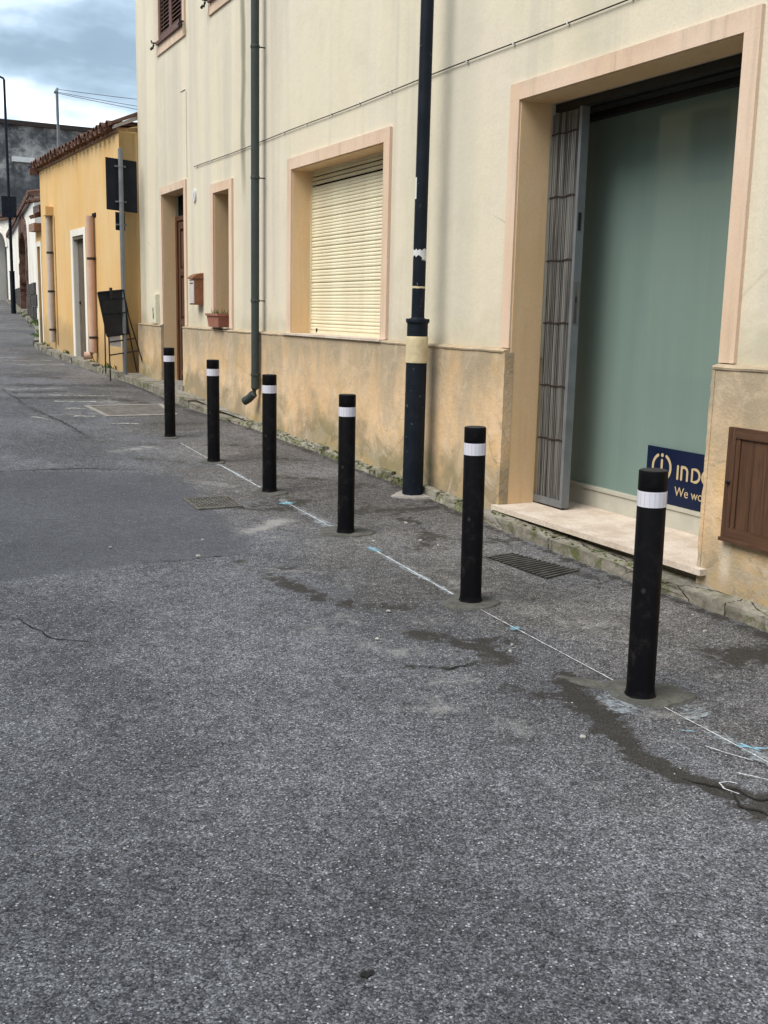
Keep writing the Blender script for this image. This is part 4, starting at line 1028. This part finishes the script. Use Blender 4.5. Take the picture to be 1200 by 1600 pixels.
# ------------------------------------------------------------------ bollards
BH, BR = .95, .0575
blabels = ['nearest black bollard with white reflective band, in front of the shop window sign',
           'second nearest black bollard with white band, before the left edge of the shop doorway',
           'third nearest black bollard, standing in a grey cement pad left of the lamp post',
           'fourth nearest black bollard, just right of the grey down pipe outlet',
           'fifth nearest black bollard, below the flower pot window',
           'farthest and smallest black bollard, in front of the brown house door']
def bollard():
    t = thing('bollard', blabels[0], 'bollard', (0, 0, 0), 0, 'black bollards in a row along the street')
    bm = bmesh.new()
    lathe(bm, [(.075, -.06), (.074, .0), (.066, .010), (.0605, .022), (BR, .045), (BR, BH-.088), (BR-.0008, BH-.086), (BR-.0008, BH-.084), (BR, BH-.082), (BR, BH-.006), (BR-.0012, BH-.002), (BR-.004, BH-.0005)], 40)
    link('tube', bm, 'black', t, True)
    bm = bmesh.new(); lathe(bm, [(BR-.0045, BH-.004), (BR-.0048, BH+.0002), (BR-.008, BH+.0015), (.02, BH+.002), (.004, BH+.002)], 40); link('cap', bm, 'cap_grey', t, True)
    zb0, zb1 = .805, .868
    bm = bmesh.new(); lathe(bm, [(BR-.001, zb0), (BR+.0011, zb0+.0005), (BR+.0011, zb1-.0005), (BR-.001, zb1)], 40)
    bd = link('reflective_band', bm, 'band', t, True)
    bm = bmesh.new()
    for i in range(18):
        a0, a1 = 2*math.pi*i/18, 2*math.pi*(i+.12)/18
        rr = BR+.0015
        q = [(rr*math.cos(a), rr*math.sin(a), z) for a, z in ((a0, zb0+.003), (a1, zb0+.003), (a1, zb1-.003), (a0, zb1-.003))]
        bm.faces.new([bm.verts.new(p) for p in q])
    link('band_seam', bm, 'band_grid', bd)
    return t
def copy_tree(o, parent=None):
    c = o.copy(); COL.objects.link(c); c.parent = parent
    for ch in list(o.children): copy_tree(ch, c)
    return c
b0 = bollard(); bl = [b0]+[copy_tree(b0) for _ in range(5)]
tilt = [(0, -.010), (0.002, -.012), (0, -.003), (.002, -.003), (0, -.002), (0, 0)]
for i, (o, (x, y)) in enumerate(zip(bl, BOLL)):
    o.location = (x, y, g1(x, y)); o.rotation_euler = (tilt[i][0], tilt[i][1], i*1.7) if False else (tilt[i][0], tilt[i][1], 0)
    o['label'] = blabels[i]
pads = [((2.895, 3.27), .158, .178, .3), ((2.925, 4.745), .15, .16, 0), ((2.99, 6.52), .168, .185, .5), ((3.0, 8.02), .145, .17, 0), ((3.0, 9.53), .125, .14, 0), ((3.035, 11.16), .10, .12, 0)]
for i, (c, rx, ry, rot) in enumerate(pads):
    p = blot('footing', 'wet_cement', None, c, rx, ry, rot, .003, 40, .009, .16, 11+i*3)
    me = p.data; me.transform(Matrix.Translation(-Vector(bl[i].location))); 
    me.transform(Matrix.Rotation(tilt[i][1], 4, 'Y').inverted())
    p.parent = bl[i]
p = blot('cement_spill', 'wet_cement', None, (2.755, 3.46), .17, .040, R(121), .002, 26, .004, .30, 77); p.data.transform(Matrix.Translation(-Vector(bl[0].location))); p.parent = bl[0]
blot('cement_dust', 'bluish_dust', road, (2.70, 3.22), .11, .20, -.3, .0045, 26, 0, .2, 41)
blot('cement_dust', 'bluish_dust', road, (2.92, 3.02), .16, .10, .3, .0045, 26, 0, .2, 43)

# ------------------------------------------------------------------ street lamps
def lamp_post(loc, label, height=8.35, sleeve_mat='lamp_blue'):
    t = thing('street_lamp', label, 'street lamp', loc, 0, 'dark street lamps on tall poles')
    bm = bmesh.new(); lathe(bm, [(.084, -.05), (.083, .35), (.082, 1.30), (.082, 1.355), (.083, 1.365), (.092, 1.372), (.094, 1.392), (.090, 1.40), (.06, 1.402), (.052, 1.41)], 32); link('sleeve', bm, 'lamp_blue', t, True)
    bm = bmesh.new(); lathe(bm, [(.0515, 1.395), (.050, 2.6), (.048, 4.5), (.04, height)], 28); link('pole', bm, 'lamp_blue', t, True)
    Tube('arm', 'lamp_blue', t, [(0, 0, height-.05), (-.02, 0, height+.03), (-.15, 0, height+.08), (-1.1, 0, height+.16)], .035, 12)
    bm = bmesh.new(); prism(bm, [(-1.0, height+.12), (-1.15, height+.20), (-1.6, height+.22), (-1.75, height+.14), (-1.7, height+.10), (-1.05, height+.08)], 'y', -.13, .13); link('lantern', bm, 'lamp_blue', t, bevel=.02, seg=2)
    Box('lamp_glass', 'lamp_glass', t, -1.62, -1.15, -.10, .10, height+.075, height+.085)
    return t
LZ = g1(4.0, 7.44)
lp = lamp_post((3.998, 7.44, LZ), 'near dark blue street lamp pole wrapped in beige tape between shutter window and shop')
lp.rotation_euler = (0, .004, 0)
bm = bmesh.new(); prof = []
zz = 1.06
for i in range(11): prof.append((.0865+.0018*(i % 2)+random.uniform(-.0006, .0006), zz)); zz += .0195
lathe(bm, [(.0835, 1.058)]+prof+[(.0835, zz-.01)], 32); link('tape_wrap', bm, 'tape', lp, True)
def wrap(name, mat, r, z0, z1, a0, a1, rag=.0, n=14, parent=lp):
    bm = bmesh.new(); rows = []
    for i in range(n+1):
        a = R(a0+(a1-a0)*i/n); rows.append([bm.verts.new((r*math.cos(a), r*math.sin(a), z)) for z in (z0+random.uniform(-rag, rag), z1+random.uniform(-rag, rag))])
    for p, q in zip(rows, rows[1:]): bm.faces.new((p[0], q[0], q[1], p[1]))
    return link(name, bm, mat, parent, True)
# angles: towards the viewer is about 242 degrees
wrap('paper_scrap', 'paper', .0522, 1.875, 1.925, 160, 330, .010)
wrap('paper_scrap', 'paper', .0524, 1.845, 1.885, 262, 335, .014)
wrap('paper_scrap', 'tape', .0522, 1.632, 1.648, 150, 335, .002)
wrap('sticker', 'white_plastic', .0512, 2.30, 2.46, 148, 192, .0)
blot_o = blot('footing', 'dry_cement', None, (4.0, 7.43), .17, .15, 0, .003, 26, .012, .22, 5)
blot_o.data.transform(Matrix.Translation(-Vector(lp.location))); blot_o.parent = lp
fz = g1(5.2, 39.2)
fl_ = lamp_post((5.19, 39.0, fz+.02), 'distant dark street lamp with blue sign panel at the far left', 7.6)
bm = bmesh.new(); box(bm, -.26, .22, -.09, -.055, 3.17, 3.86); link('sign_panel', bm, 'sign_back', fl_, bevel=.008)
for z in (3.35, 3.7): Box('clamp', 'galv', fl_, -.07, .07, -.055, .055, z-.02, z+.02, .004)

# ------------------------------------------------------------------ road sign and A-board
rsn = thing('road_sign', 'grey metal post with the dark backs of two road signs by the orange house corner', 'road sign', (3.885, 16.88, .515))
bm = bmesh.new(); lathe(bm, [(.036, -.08), (.036, 3.395), (.030, 3.40)], 20); link('post', bm, 'galv', rsn, True)
bm = bmesh.new(); prism(bm, [(-.215, 2.50), (.255, 2.47), (.255, 3.235), (-.215, 3.265)], 'y', .045, .06); link('sign_plate', bm, 'sign_back', rsn, bevel=.004)
bm = bmesh.new(); prism(bm, [(-.085, 2.20), (.06, 2.195), (.06, 2.46), (-.085, 2.47)], 'y', .046, .06); link('small_plate', bm, 'sign_back', rsn, bevel=.004)
for z in (2.28, 2.62, 3.14):
    bm = bmesh.new(); lathe(bm, [(.040, z-.014), (.041, z), (.040, z+.014)], 18); box(bm, -.085, .085, .030, .044, z-.012, z+.012); box(bm, -.075, -.055, -.01, .032, z-.01, z+.01); box(bm, .055, .075, -.01, .032, z-.01, z+.01)
    link('clamp', bm, 'galv', rsn)
ab = thing('pavement_sign', 'black folding pavement sign leaning beside the road sign post', 'sign', (3.62, 16.82, g1(3.62, 16.82)))
# local X to the right (towards the wall), Z up
def bar(name, pts, r=.011, mat='rust_dark'): return Tube(name, mat, ab, pts, r, 8)
bar('leg', [(.02, 0, .0), (.01, .0, .66), (-.13, .03, 1.34)])
bar('leg', [(.60, .10, .115), (.34, .06, 1.0), (.27, .05, 1.36)])
bar('leg', [(.02, .34, .10), (-.02, .12, 1.30)]); bar('leg', [(.52, .36, .115), (.26, .12, 1.32)])
bar('crossbar', [(.015, .0, .40), (.49, .085, .47)]); bar('crossbar', [(.01, .0, .60), (.43, .075, .66)]); bar('crossbar', [(-.13, .03, 1.34), (.27, .05, 1.36)])
bm = bmesh.new(); q = [(-.135, .02, 1.35), (.262, .04, 1.40), (.33, .055, .735), (-.015, .0, .69)]
va = [bm.verts.new((x, y-.004, z)) for x, y, z in q]; vb = [bm.verts.new((x, y+.012, z)) for x, y, z in q]
bm.faces.new(va); bm.faces.new(vb[::-1]); [bm.faces.new((va[k], va[(k+1) % 4], vb[(k+1) % 4], vb[k])) for k in range(4)]
link('panel', bm, 'board_black', ab, bevel=.003)
for i in range(4):                                                 # raised rim
    a, b = Vector(q[i]), Vector(q[(i+1) % 4]); bar('panel_frame', [a+Vector((0, -.008, 0)), b+Vector((0, -.008, 0))], .014, 'sign_back')
bar('panel_rib', [(-.07, -.006, 1.03), (.30, .03, 1.06)], .010, 'sign_back'); bar('panel_rib', [(-.1, -.006, 1.24), (.28, .03, 1.28)], .008, 'sign_back')
Box('hook', 'iron', ab, .04, .075, -.03, .03, 1.25, 1.43, .004)
bm = bmesh.new(); bm.faces.new([bm.verts.new(p) for p in ((.0, .03, .70), (.20, .05, .72), (.21, .05, .52), (.03, .03, .545))]); link('paper_sheet', bm, 'paper', ab)

# ------------------------------------------------------------------ orange house
A = R(2.6)
oh = thing('orange_house', 'low orange rendered house with clay tile eave and white framed door', 'house', (3.93, 17.16, 0), A)
OD = (2.36, 3.17, .0, 2.79); OL = 5.85; OZ = 4.20
bm = bmesh.new(); wall_panel(bm, 0, .26, 0, OL, .1, OZ, [OD]); link('wall', bm, 'orange', oh)
Box('back_wall', 'orange', oh, .262, 6.0, .001, OL-.001, .0, OZ-.02)
bm = bmesh.new(); bm.faces.new([bm.verts.new(p) for p in ((.0005, 0, .1), (1.4, 0, .1), (1.4, 0, OZ+.40), (.0005, 0, OZ+.03))]); link('side_wall', bm, 'orange', oh)
bm = bmesh.new(); bm.faces.new([bm.verts.new(p) for p in ((.0005, OL, .1), (6, OL, .1), (6, OL, OZ+.7), (.0005, OL, OZ))]); link('side_wall', bm, 'orange', oh)
for a in ((OD[0]-.145, OD[0], .60, OD[3]), (OD[1], OD[1]+.145, .60, OD[3]), (OD[0]-.145, OD[1]+.145, OD[3]+.0004, OD[3]+.12)): Box('door_surround', 'white_wall', oh, -.014, .01, *a, .003)
Box('door_reveal', 'white_wall', oh, -.004, .25, OD[1]-.007, OD[1]+.001, .60, OD[3]-.003); Box('door_reveal', 'white_wall', oh, -.004, .25, OD[0]-.001, OD[0]+.007, .60, OD[3]-.003)
Box('lintel', 'grey_door', oh, .0, .25, OD[0]+.008, OD[1]-.008, OD[3]-.06, OD[3]-.001)
gd = bpy.data.objects.new('plank_door', None); COL.objects.link(gd); gd.parent = oh
for i in range(6): Box('plank', 'grey_door', gd, .075+random.uniform(0, .004), .11, OD[0]+.012+i*.131, OD[0]+.138+i*.131, .62, OD[3]-.065, .003)
Box('latch', 'iron', gd, .055, .0745, OD[1]-.14, OD[1]-.08, 1.60, 1.64, .003)
Box('door_step', 'pavement', oh, -.06, .26, OD[0]-.15, OD[1]+.15, .42, .615, .01)
def wall_pipe(s, z0, z1, r, mat, elbow, top):
    w = bpy.data.objects.new('rain_pipe', None); COL.objects.link(w); w.parent = oh
    x = -r-.012
    Tube('pipe', mat, w, [(x, s, z0), (x, s, z1)], r, 16)
    if elbow: Tube('elbow', 'pvc_pink', w, [(x, s, z0+.10), (x, s, z0), (x-.03, s+.02, z0-.05), (x-.11, s+.05, z0-.065), (x-.15, s+.06, z0-.06)], r*1.08, 16)
    for z in np.linspace(z0+.25, z1-.7, 3 if not elbow else 2):
        bm = bmesh.new(); lathe(bm, [(r*1.06, z-.02), (r*1.07, z), (r*1.06, z+.02)], 16, (x, s)); box(bm, x, .0, s-.075, s-.055, z-.012, z+.012); link('bracket', bm, 'rust_dark', w)
    if top: Box('hopper', 'orange', w, -.15, .0, s-.16, s+.12, z1-.005, z1+.16, .006)
    else:
        Box('notch_shade', 'void', w, -.012, -.001, s-.14, s+.10, z1-.02, z1+.05)  # near-black slab on the wall face paints the shade of a notch
    return w
wall_pipe(1.62, .78, 3.05, .062, 'pvc_pink', True, False); wall_pipe(4.86, .84, 3.27, .055, 'pvc_grey', False, True)
Tube('thin_pipe', 'orange', oh, [(-.018, 4.62, .80), (-.018, 4.62, 3.25)], .014, 8)
Box('meter_door', 'pvc_grey', oh, -.008, .004, 5.30, 5.42, 2.05, 2.85); Box('meter_door', 'pvc_grey', oh, -.008, .004, 5.25, 5.45, 1.25, 1.65)
# tiled eave
rf = bpy.data.objects.new('roof', None); COL.objects.link(rf); rf.parent = oh
PIT = .06
bm = bmesh.new(); prism(bm, [(-.03, OZ+.0), (-.03, OZ+.06), (6.2, OZ+.02+PIT*6.36), (6.2, OZ-.02+PIT*6.36)], 'y', .0, OL+.18); link('roof_deck', bm, 'beam', rf)
def tile_mesh(r, up, L, thick=.014):
    bm = bmesh.new(); n = 8; rows = []
    for k, (d, rr) in enumerate(((0, r), (L, r*.82))):
        row = []
        for i in range(n+1):
            a = math.pi*i/n; s = 1 if up else -1
            row.append((bm.verts.new((d, rr*math.cos(a), s*rr*math.sin(a)*.85)), bm.verts.new((d, (rr-thick)*math.cos(a), s*(rr-thick)*math.sin(a)*.85))))
        rows.append(row)
    for i in range(n):
        a, b = rows[0][i], rows[0][i+1]; c, d = rows[1][i], rows[1][i+1]
        bm.faces.new((a[0], b[0], d[0], c[0])); bm.faces.new((a[1], c[1], d[1], b[1])); bm.faces.new((a[0], a[1], b[1], b[0])); bm.faces.new((c[0], d[0], d[1], c[1]))
    return bm
cov = link('tile', tile_mesh(.105, True, .48), 'tile', rf, True); chn = link('tile', tile_mesh(.10, False, .48), 'tile', rf, True)
ang = math.atan(PIT); first = True; nt_ = 22
for row in range(1):
    for i in range(nt_):
        s = .13+i*.272
        for src, dy, dz in ((cov, 0, .075), (chn, .136, .10)):
            if i == nt_-1 and src is chn: continue
            o = src if (first and row == 0 and i == 0) else src.copy()
            if not (first and row == 0 and i == 0): COL.objects.link(o)
            d = -.15+row*.40+random.uniform(-.03, .015)
            o.location = (d, s+dy+random.uniform(-.012, .012), OZ+.01+dz+PIT*(d+.16)+random.uniform(-.006, .008)); o.rotation_euler = (0, -ang+random.uniform(-.02, .02), random.uniform(-.03, .03)); o.parent = rf
rf_c = bmesh.new(); prism(rf_c, [(-.12, OZ+.09), (-.12, OZ+.14), (.35, OZ+.34), (3.5, OZ+.62), (3.5, OZ+.56), (.35, OZ+.29)], 'y', -.04, .16); link('verge_coping', rf_c, 'tile', rf)
rf_c = bmesh.new(); prism(rf_c, [(-.08, OZ+.04), (-.08, OZ+.088), (.35, OZ+.285), (3.5, OZ+.555), (3.5, OZ+.45), (.35, OZ+.22)], 'y', -.02, .05); link('verge_board', rf_c, 'pvc_grey', rf)
rf_c = bmesh.new(); prism(rf_c, [(-.18, OZ-.07), (-.18, OZ+.05), (6.0, OZ+.05+PIT*6.24), (6.0, OZ-.06+PIT*6.24)], 'y', OL+.02, OL+.12); link('verge_board', rf_c, 'tile', rf)
# low annex
an = thing('orange_annex', 'narrow low orange annex with tiled canopy joined to the orange house', 'annex', (3.93-math.sin(A)*OL, 17.16+math.cos(A)*OL, 0), A)
bm = bmesh.new(); wall_panel(bm, .02, .2, .001, .72, .2, 3.05, [(.25, .55, .0, 2.75)]); link('wall', bm, 'orange', an)
Box('back_wall', 'orange', an, .22, 4.0, .002, .719, .1, 3.04)
Box('door_surround', 'white_wall', an, .006, .03, .17, .249, .7, 2.75); Box('door_surround', 'white_wall', an, .006, .03, .551, .63, .7, 2.75); Box('door_surround', 'white_wall', an, .006, .03, .17, .63, 2.751, 2.85)
Box('door_leaf', 'grey_door', an, .16, .20, .255, .545, .6, 2.74)
Box('canopy_beam', 'beam', an, -.12, .02, .10, .66, 3.05, 3.20, .01)
Box('canopy_panel', 'shutter_brown', an, -.02, .5, .06, .66, 3.42, 3.56)
ct = link('tile', tile_mesh(.085, False, .5), 'tile', an, True)
for k in range(3):
    o = ct if k == 0 else ct.copy()
    if k: COL.objects.link(o); o.parent = an
    o.location = (-.12, .14+k*.19, 3.37); o.rotation_euler = (0, -.25, 0)
ct = link('tile', tile_mesh(.085, True, .5), 'tile', an, True)
for k in range(3):
    o = ct if k == 0 else ct.copy()
    if k: COL.objects.link(o); o.parent = an
    o.location = (-.16, .20+k*.19, 3.60); o.rotation_euler = (0, -.25, 0)

# ------------------------------------------------------------------ white house with brick arch
B = -R(5.6)
WX, WY = 4.40, 27.0
wh = thing('white_house', 'white walled house with brick arch and dark stone plinth beyond the orange house', 'house', (WX, WY, 0), B)
a0, a1, zspr = 9.1, 14.1, 3.6                      # arch opening along the wall
def arch_wall(bm, y0, y1, z0, z1, ya, yb, zs, rise, depth, n=14):
    c = (ya+yb)/2; r = (yb-ya)/2
    P = [(c-r*math.cos(math.pi*i/n), zs+rise*math.sin(math.pi*i/n)) for i in range(n+1)]
    def q(*p): bm.faces.new([bm.verts.new((0, a, b)) for a, b in p])
    q((y0, z0), (ya, z0), (ya, zs), (y0, zs)); q((y0, zs), (ya, zs), (ya, z1), (y0, z1)); q((yb, z0), (y1, z0), (y1, zs), (yb, zs)); q((yb, zs), (y1, zs), (y1, z1), (yb, z1))
    for a, b in zip(P, P[1:]): q(a, b, (b[0], z1), (a[0], z1))
    P2 = [(ya, z0)]+P+[(yb, z0)]
    for a, b in zip(P2, P2[1:]): bm.faces.new([bm.verts.new(p) for p in ((0, *a), (0, *b), (depth, *b), (depth, *a))])
    return P2
bm = bmesh.new(); AP = arch_wall(bm, 4.4, 24, .3, 4.55, a0, a1, zspr, .62, .35); link('wall', bm, 'white_wall', wh)
Box('back_wall', 'white_wall', wh, .36, 7, 4.4, 24, .2, 4.5); bm = bmesh.new(); bm.faces.new([bm.verts.new(p) for p in ((0, 4.4, .3), (7, 4.4, .3), (7, 4.4, 4.6), (0, 4.4, 4.55))]); link('side_wall', bm, 'white_wall', wh)
Box('arch_infill', 'door_wood', wh, .28, .34, a0-.05, a1+.05, .8, 4.3)
# bricks round the arch
ns = 40; Ls = [0]
for p, q in zip(AP, AP[1:]): Ls.append(Ls[-1]+math.hypot(q[0]-p[0], q[1]-p[1]))
bm = bmesh.new(); box(bm, -.06, .20, -.17, .17, -.20, .20); br0 = link('brick', bm, 'brown_stone', wh, bevel=.02)
for i in range(ns):
    t = Ls[-1]*(i+.5)/ns; k = min(max(j for j in range(len(Ls)) if Ls[j] <= t), len(AP)-2)
    f = (t-Ls[k])/(Ls[k+1]-Ls[k]+1e-9); y = AP[k][0]+(AP[k+1][0]-AP[k][0])*f; z = AP[k][1]+(AP[k+1][1]-AP[k][1])*f
    if z < 1.0: continue
    dy, dz = AP[k+1][0]-AP[k][0], AP[k+1][1]-AP[k][1]
    o = br0 if i == 0 else br0.copy()
    if i: COL.objects.link(o); o.parent = wh
    o.location = (random.uniform(-.01, .02), y, z); o.rotation_euler = (-math.atan2(dy, dz), 0, 0); o.scale = (1, random.choice((1.0, 1.5)), 1)
    last = o
br0.location = (.0, a0, 1.2) if br0.location.length < .01 else br0.location
# stone plinth
bm = bmesh.new(); box(bm, -.05, .05, -.5, .5, -.16, .16); st0 = link('stone', bm, 'dark_stone', wh, bevel=.015); k = 0
for r in range(4):
    s = 4.45+(.45 if r % 2 else 0)
    while s < 23:
        L = random.uniform(.8, 1.25); zc = .86+r*.33+.036*0
        zc = g1(5, WY+s)+.05+r*.34 if False else 1.02+r*.34
        if not (a0-.2 < s+L/2 < a1+.2):
            o = st0 if k == 0 else st0.copy()
            if k: COL.objects.link(o); o.parent = wh
            o.location = (random.uniform(-.01, .01), s+L/2, zc); o.scale = (1, L*.96, 1); k += 1
        s += L
bm = bmesh.new(); prism(bm, [(-.16, 4.52), (-.16, 4.60), (3.5, 5.3), (7.2, 4.7), (7.2, 4.5)], 'y', 4.3, 24.2); link('roof', bm, 'tile', wh)
bm = bmesh.new(); prism(bm, [(-.10, 4.46), (-.10, 4.51), (-.02, 4.52), (-.02, 4.46)], 'y', 4.3, 24.2); link('eave_board', bm, 'shutter_brown', wh)
tl = link('tile', tile_mesh(.10, True, .6), 'tile', wh, True)
for i in range(52):
    o = tl if i == 0 else tl.copy()
    if i: COL.objects.link(o); o.parent = wh
    o.location = (-.16, 4.4+i*.38, 4.56); o.rotation_euler = (0, -.19, random.uniform(-.04, .04))

# ------------------------------------------------------------------ far arch building and big grey wall
fh = thing('arched_house', 'far white house front with grey archway and tiled roof at the left edge', 'house', (6.43, 52.0, 0), R(10))
# local Y runs along its front, X inward
bm = bmesh.new(); arch_wall(bm, -1.5, 6.0, 1.2, 5.25, -1.0, 1.0, 4.1, .70, .8); link('wall', bm, 'white_wall', fh)
Box('arch_infill', 'arch_shade', fh, .55, .62, -1.05, 1.05, 1.2, 4.9); Box('back_wall', 'white_wall', fh, .85, 6, -1.5, 6.0, 1, 5.2)  # dark grey sheet in the archway paints its shaded interior
bm = bmesh.new(); bm.faces.new([bm.verts.new(p) for p in ((0, -1.5, 1.2), (6, -1.5, 1.2), (6, -1.5, 5.2), (0, -1.5, 5.25))]); link('side_wall', bm, 'white_wall', fh)
bm = bmesh.new(); prism(bm, [(-.15, 5.25), (-.15, 5.34), (4, 5.7), (6.2, 5.3)], 'y', -1.6, 6.2); link('roof', bm, 'tile', fh)
tl2 = link('tile', tile_mesh(.13, True, .6), 'tile', fh, True)
for i in range(18):
    o = tl2 if i == 0 else tl2.copy()
    if i: COL.objects.link(o); o.parent = fh
    o.location = (-.25, -1.4+i*.42, 5.36); o.rotation_euler = (0, -.1, 0)
bm = bmesh.new(); P = [(1.0*math.cos(t), 4.1+.70*math.sin(t)) for t in np.linspace(0, math.pi, 15)]; P2 = [(1.22*math.cos(t), 4.1+.90*math.sin(t)) for t in np.linspace(0, math.pi, 15)]
for i in range(14):
    bm.faces.new([bm.verts.new((-.05, a, b)) for a, b in (P[i], P[i+1], P2[i+1], P2[i])])
    bm.faces.new([bm.verts.new((x, a, b)) for x, (a, b) in ((-.05, P2[i]), (-.05, P2[i+1]), (.0, P2[i+1]), (.0, P2[i]))])
    bm.faces.new([bm.verts.new((x, a, b)) for x, (a, b) in ((-.05, P[i]), (-.05, P[i+1]), (.02, P[i+1]), (.02, P[i]))])
link('archivolt', bm, 'white_wall', fh)
gw = thing('grey_block', 'tall windowless dark grey concrete block rising behind the roofs', 'building', (6, 61, 0), R(2))
bm = bmesh.new(); wbx = box(bm, -2.0, 16, 0, 10, 1.5, 10.85); link('wall', bm, 'greywall', gw)
Box('coping', 'rust_dark', gw, -2.2, 16.2, -.22, 10, 10.8505, 11.08)
Box('gutter', 'white_plastic', gw, 2.35, 6.0, -.25, -.01, 9.0, 9.25, .03)

# ------------------------------------------------------------------ house across the street (mirrored in the shop glass)
op = thing('opposite_house', 'ochre house across the street, mirrored in the upper part of the green shop glass', 'house', (-5.6, 0, 0))
holes = [(y, y+1.1, 1.2, 2.9) for y in (-5.0, 3.0, 12.0, 19.0)]+[(y, y+1.1, 4.2, 5.6) for y in (-5.0, -1.0, 3.0, 8.0, 12.0, 16.0, 20.0)]
bm = bmesh.new(); wall_panel(bm, 0, -.3, -9, 24, -.2, 6.4, holes); link('wall', bm, 'ochre', op)
Box('back_wall', 'ochre', op, -8, -.31, -9, 24, -.4, 6.38)
for h in holes: Box('shutter', 'shutter_brown', op, -.14, -.10, h[0]+.002, h[1]-.002, h[2]+.002, h[3]-.002)
bm = bmesh.new(); prism(bm, [(.4, 6.4), (.4, 6.5), (-4, 7.6), (-8.4, 6.5), (-8.4, 6.4)], 'y', -9.2, 24.2); link('roof', bm, 'tile', op)

# ------------------------------------------------------------------ pole with wires
wp = thing('wire_pole', 'thin pole on the orange house roof with three wires running to the right', 'pole', (3.97, 22.5, 4.27))
bm = bmesh.new(); lathe(bm, [(.030, -.1), (.026, 1.42)], 12); link('pole', bm, 'galv', wp, True)
Tube('crossarm', 'galv', wp, [(-.07, -.20, 1.34), (.03, .10, 1.47)], .024, 8)
def wire(a, b, sag): return [tuple(Vector(a).lerp(Vector(b), t)+Vector((0, 0, -sag*4*t*(1-t)))) for t in np.linspace(0, 1, 14)]
for (a, b, sg) in (((.03, .10, 1.46), (5.2, 0, 1.50), .05), ((0, 0, 1.39), (5.2, 0, 1.18), .05), ((-.06, -.18, 1.34), (5.2, 0, 1.02), .05)):
    Tube('wire', 'galv', wp, wire(a, b, sg), .006, 6)
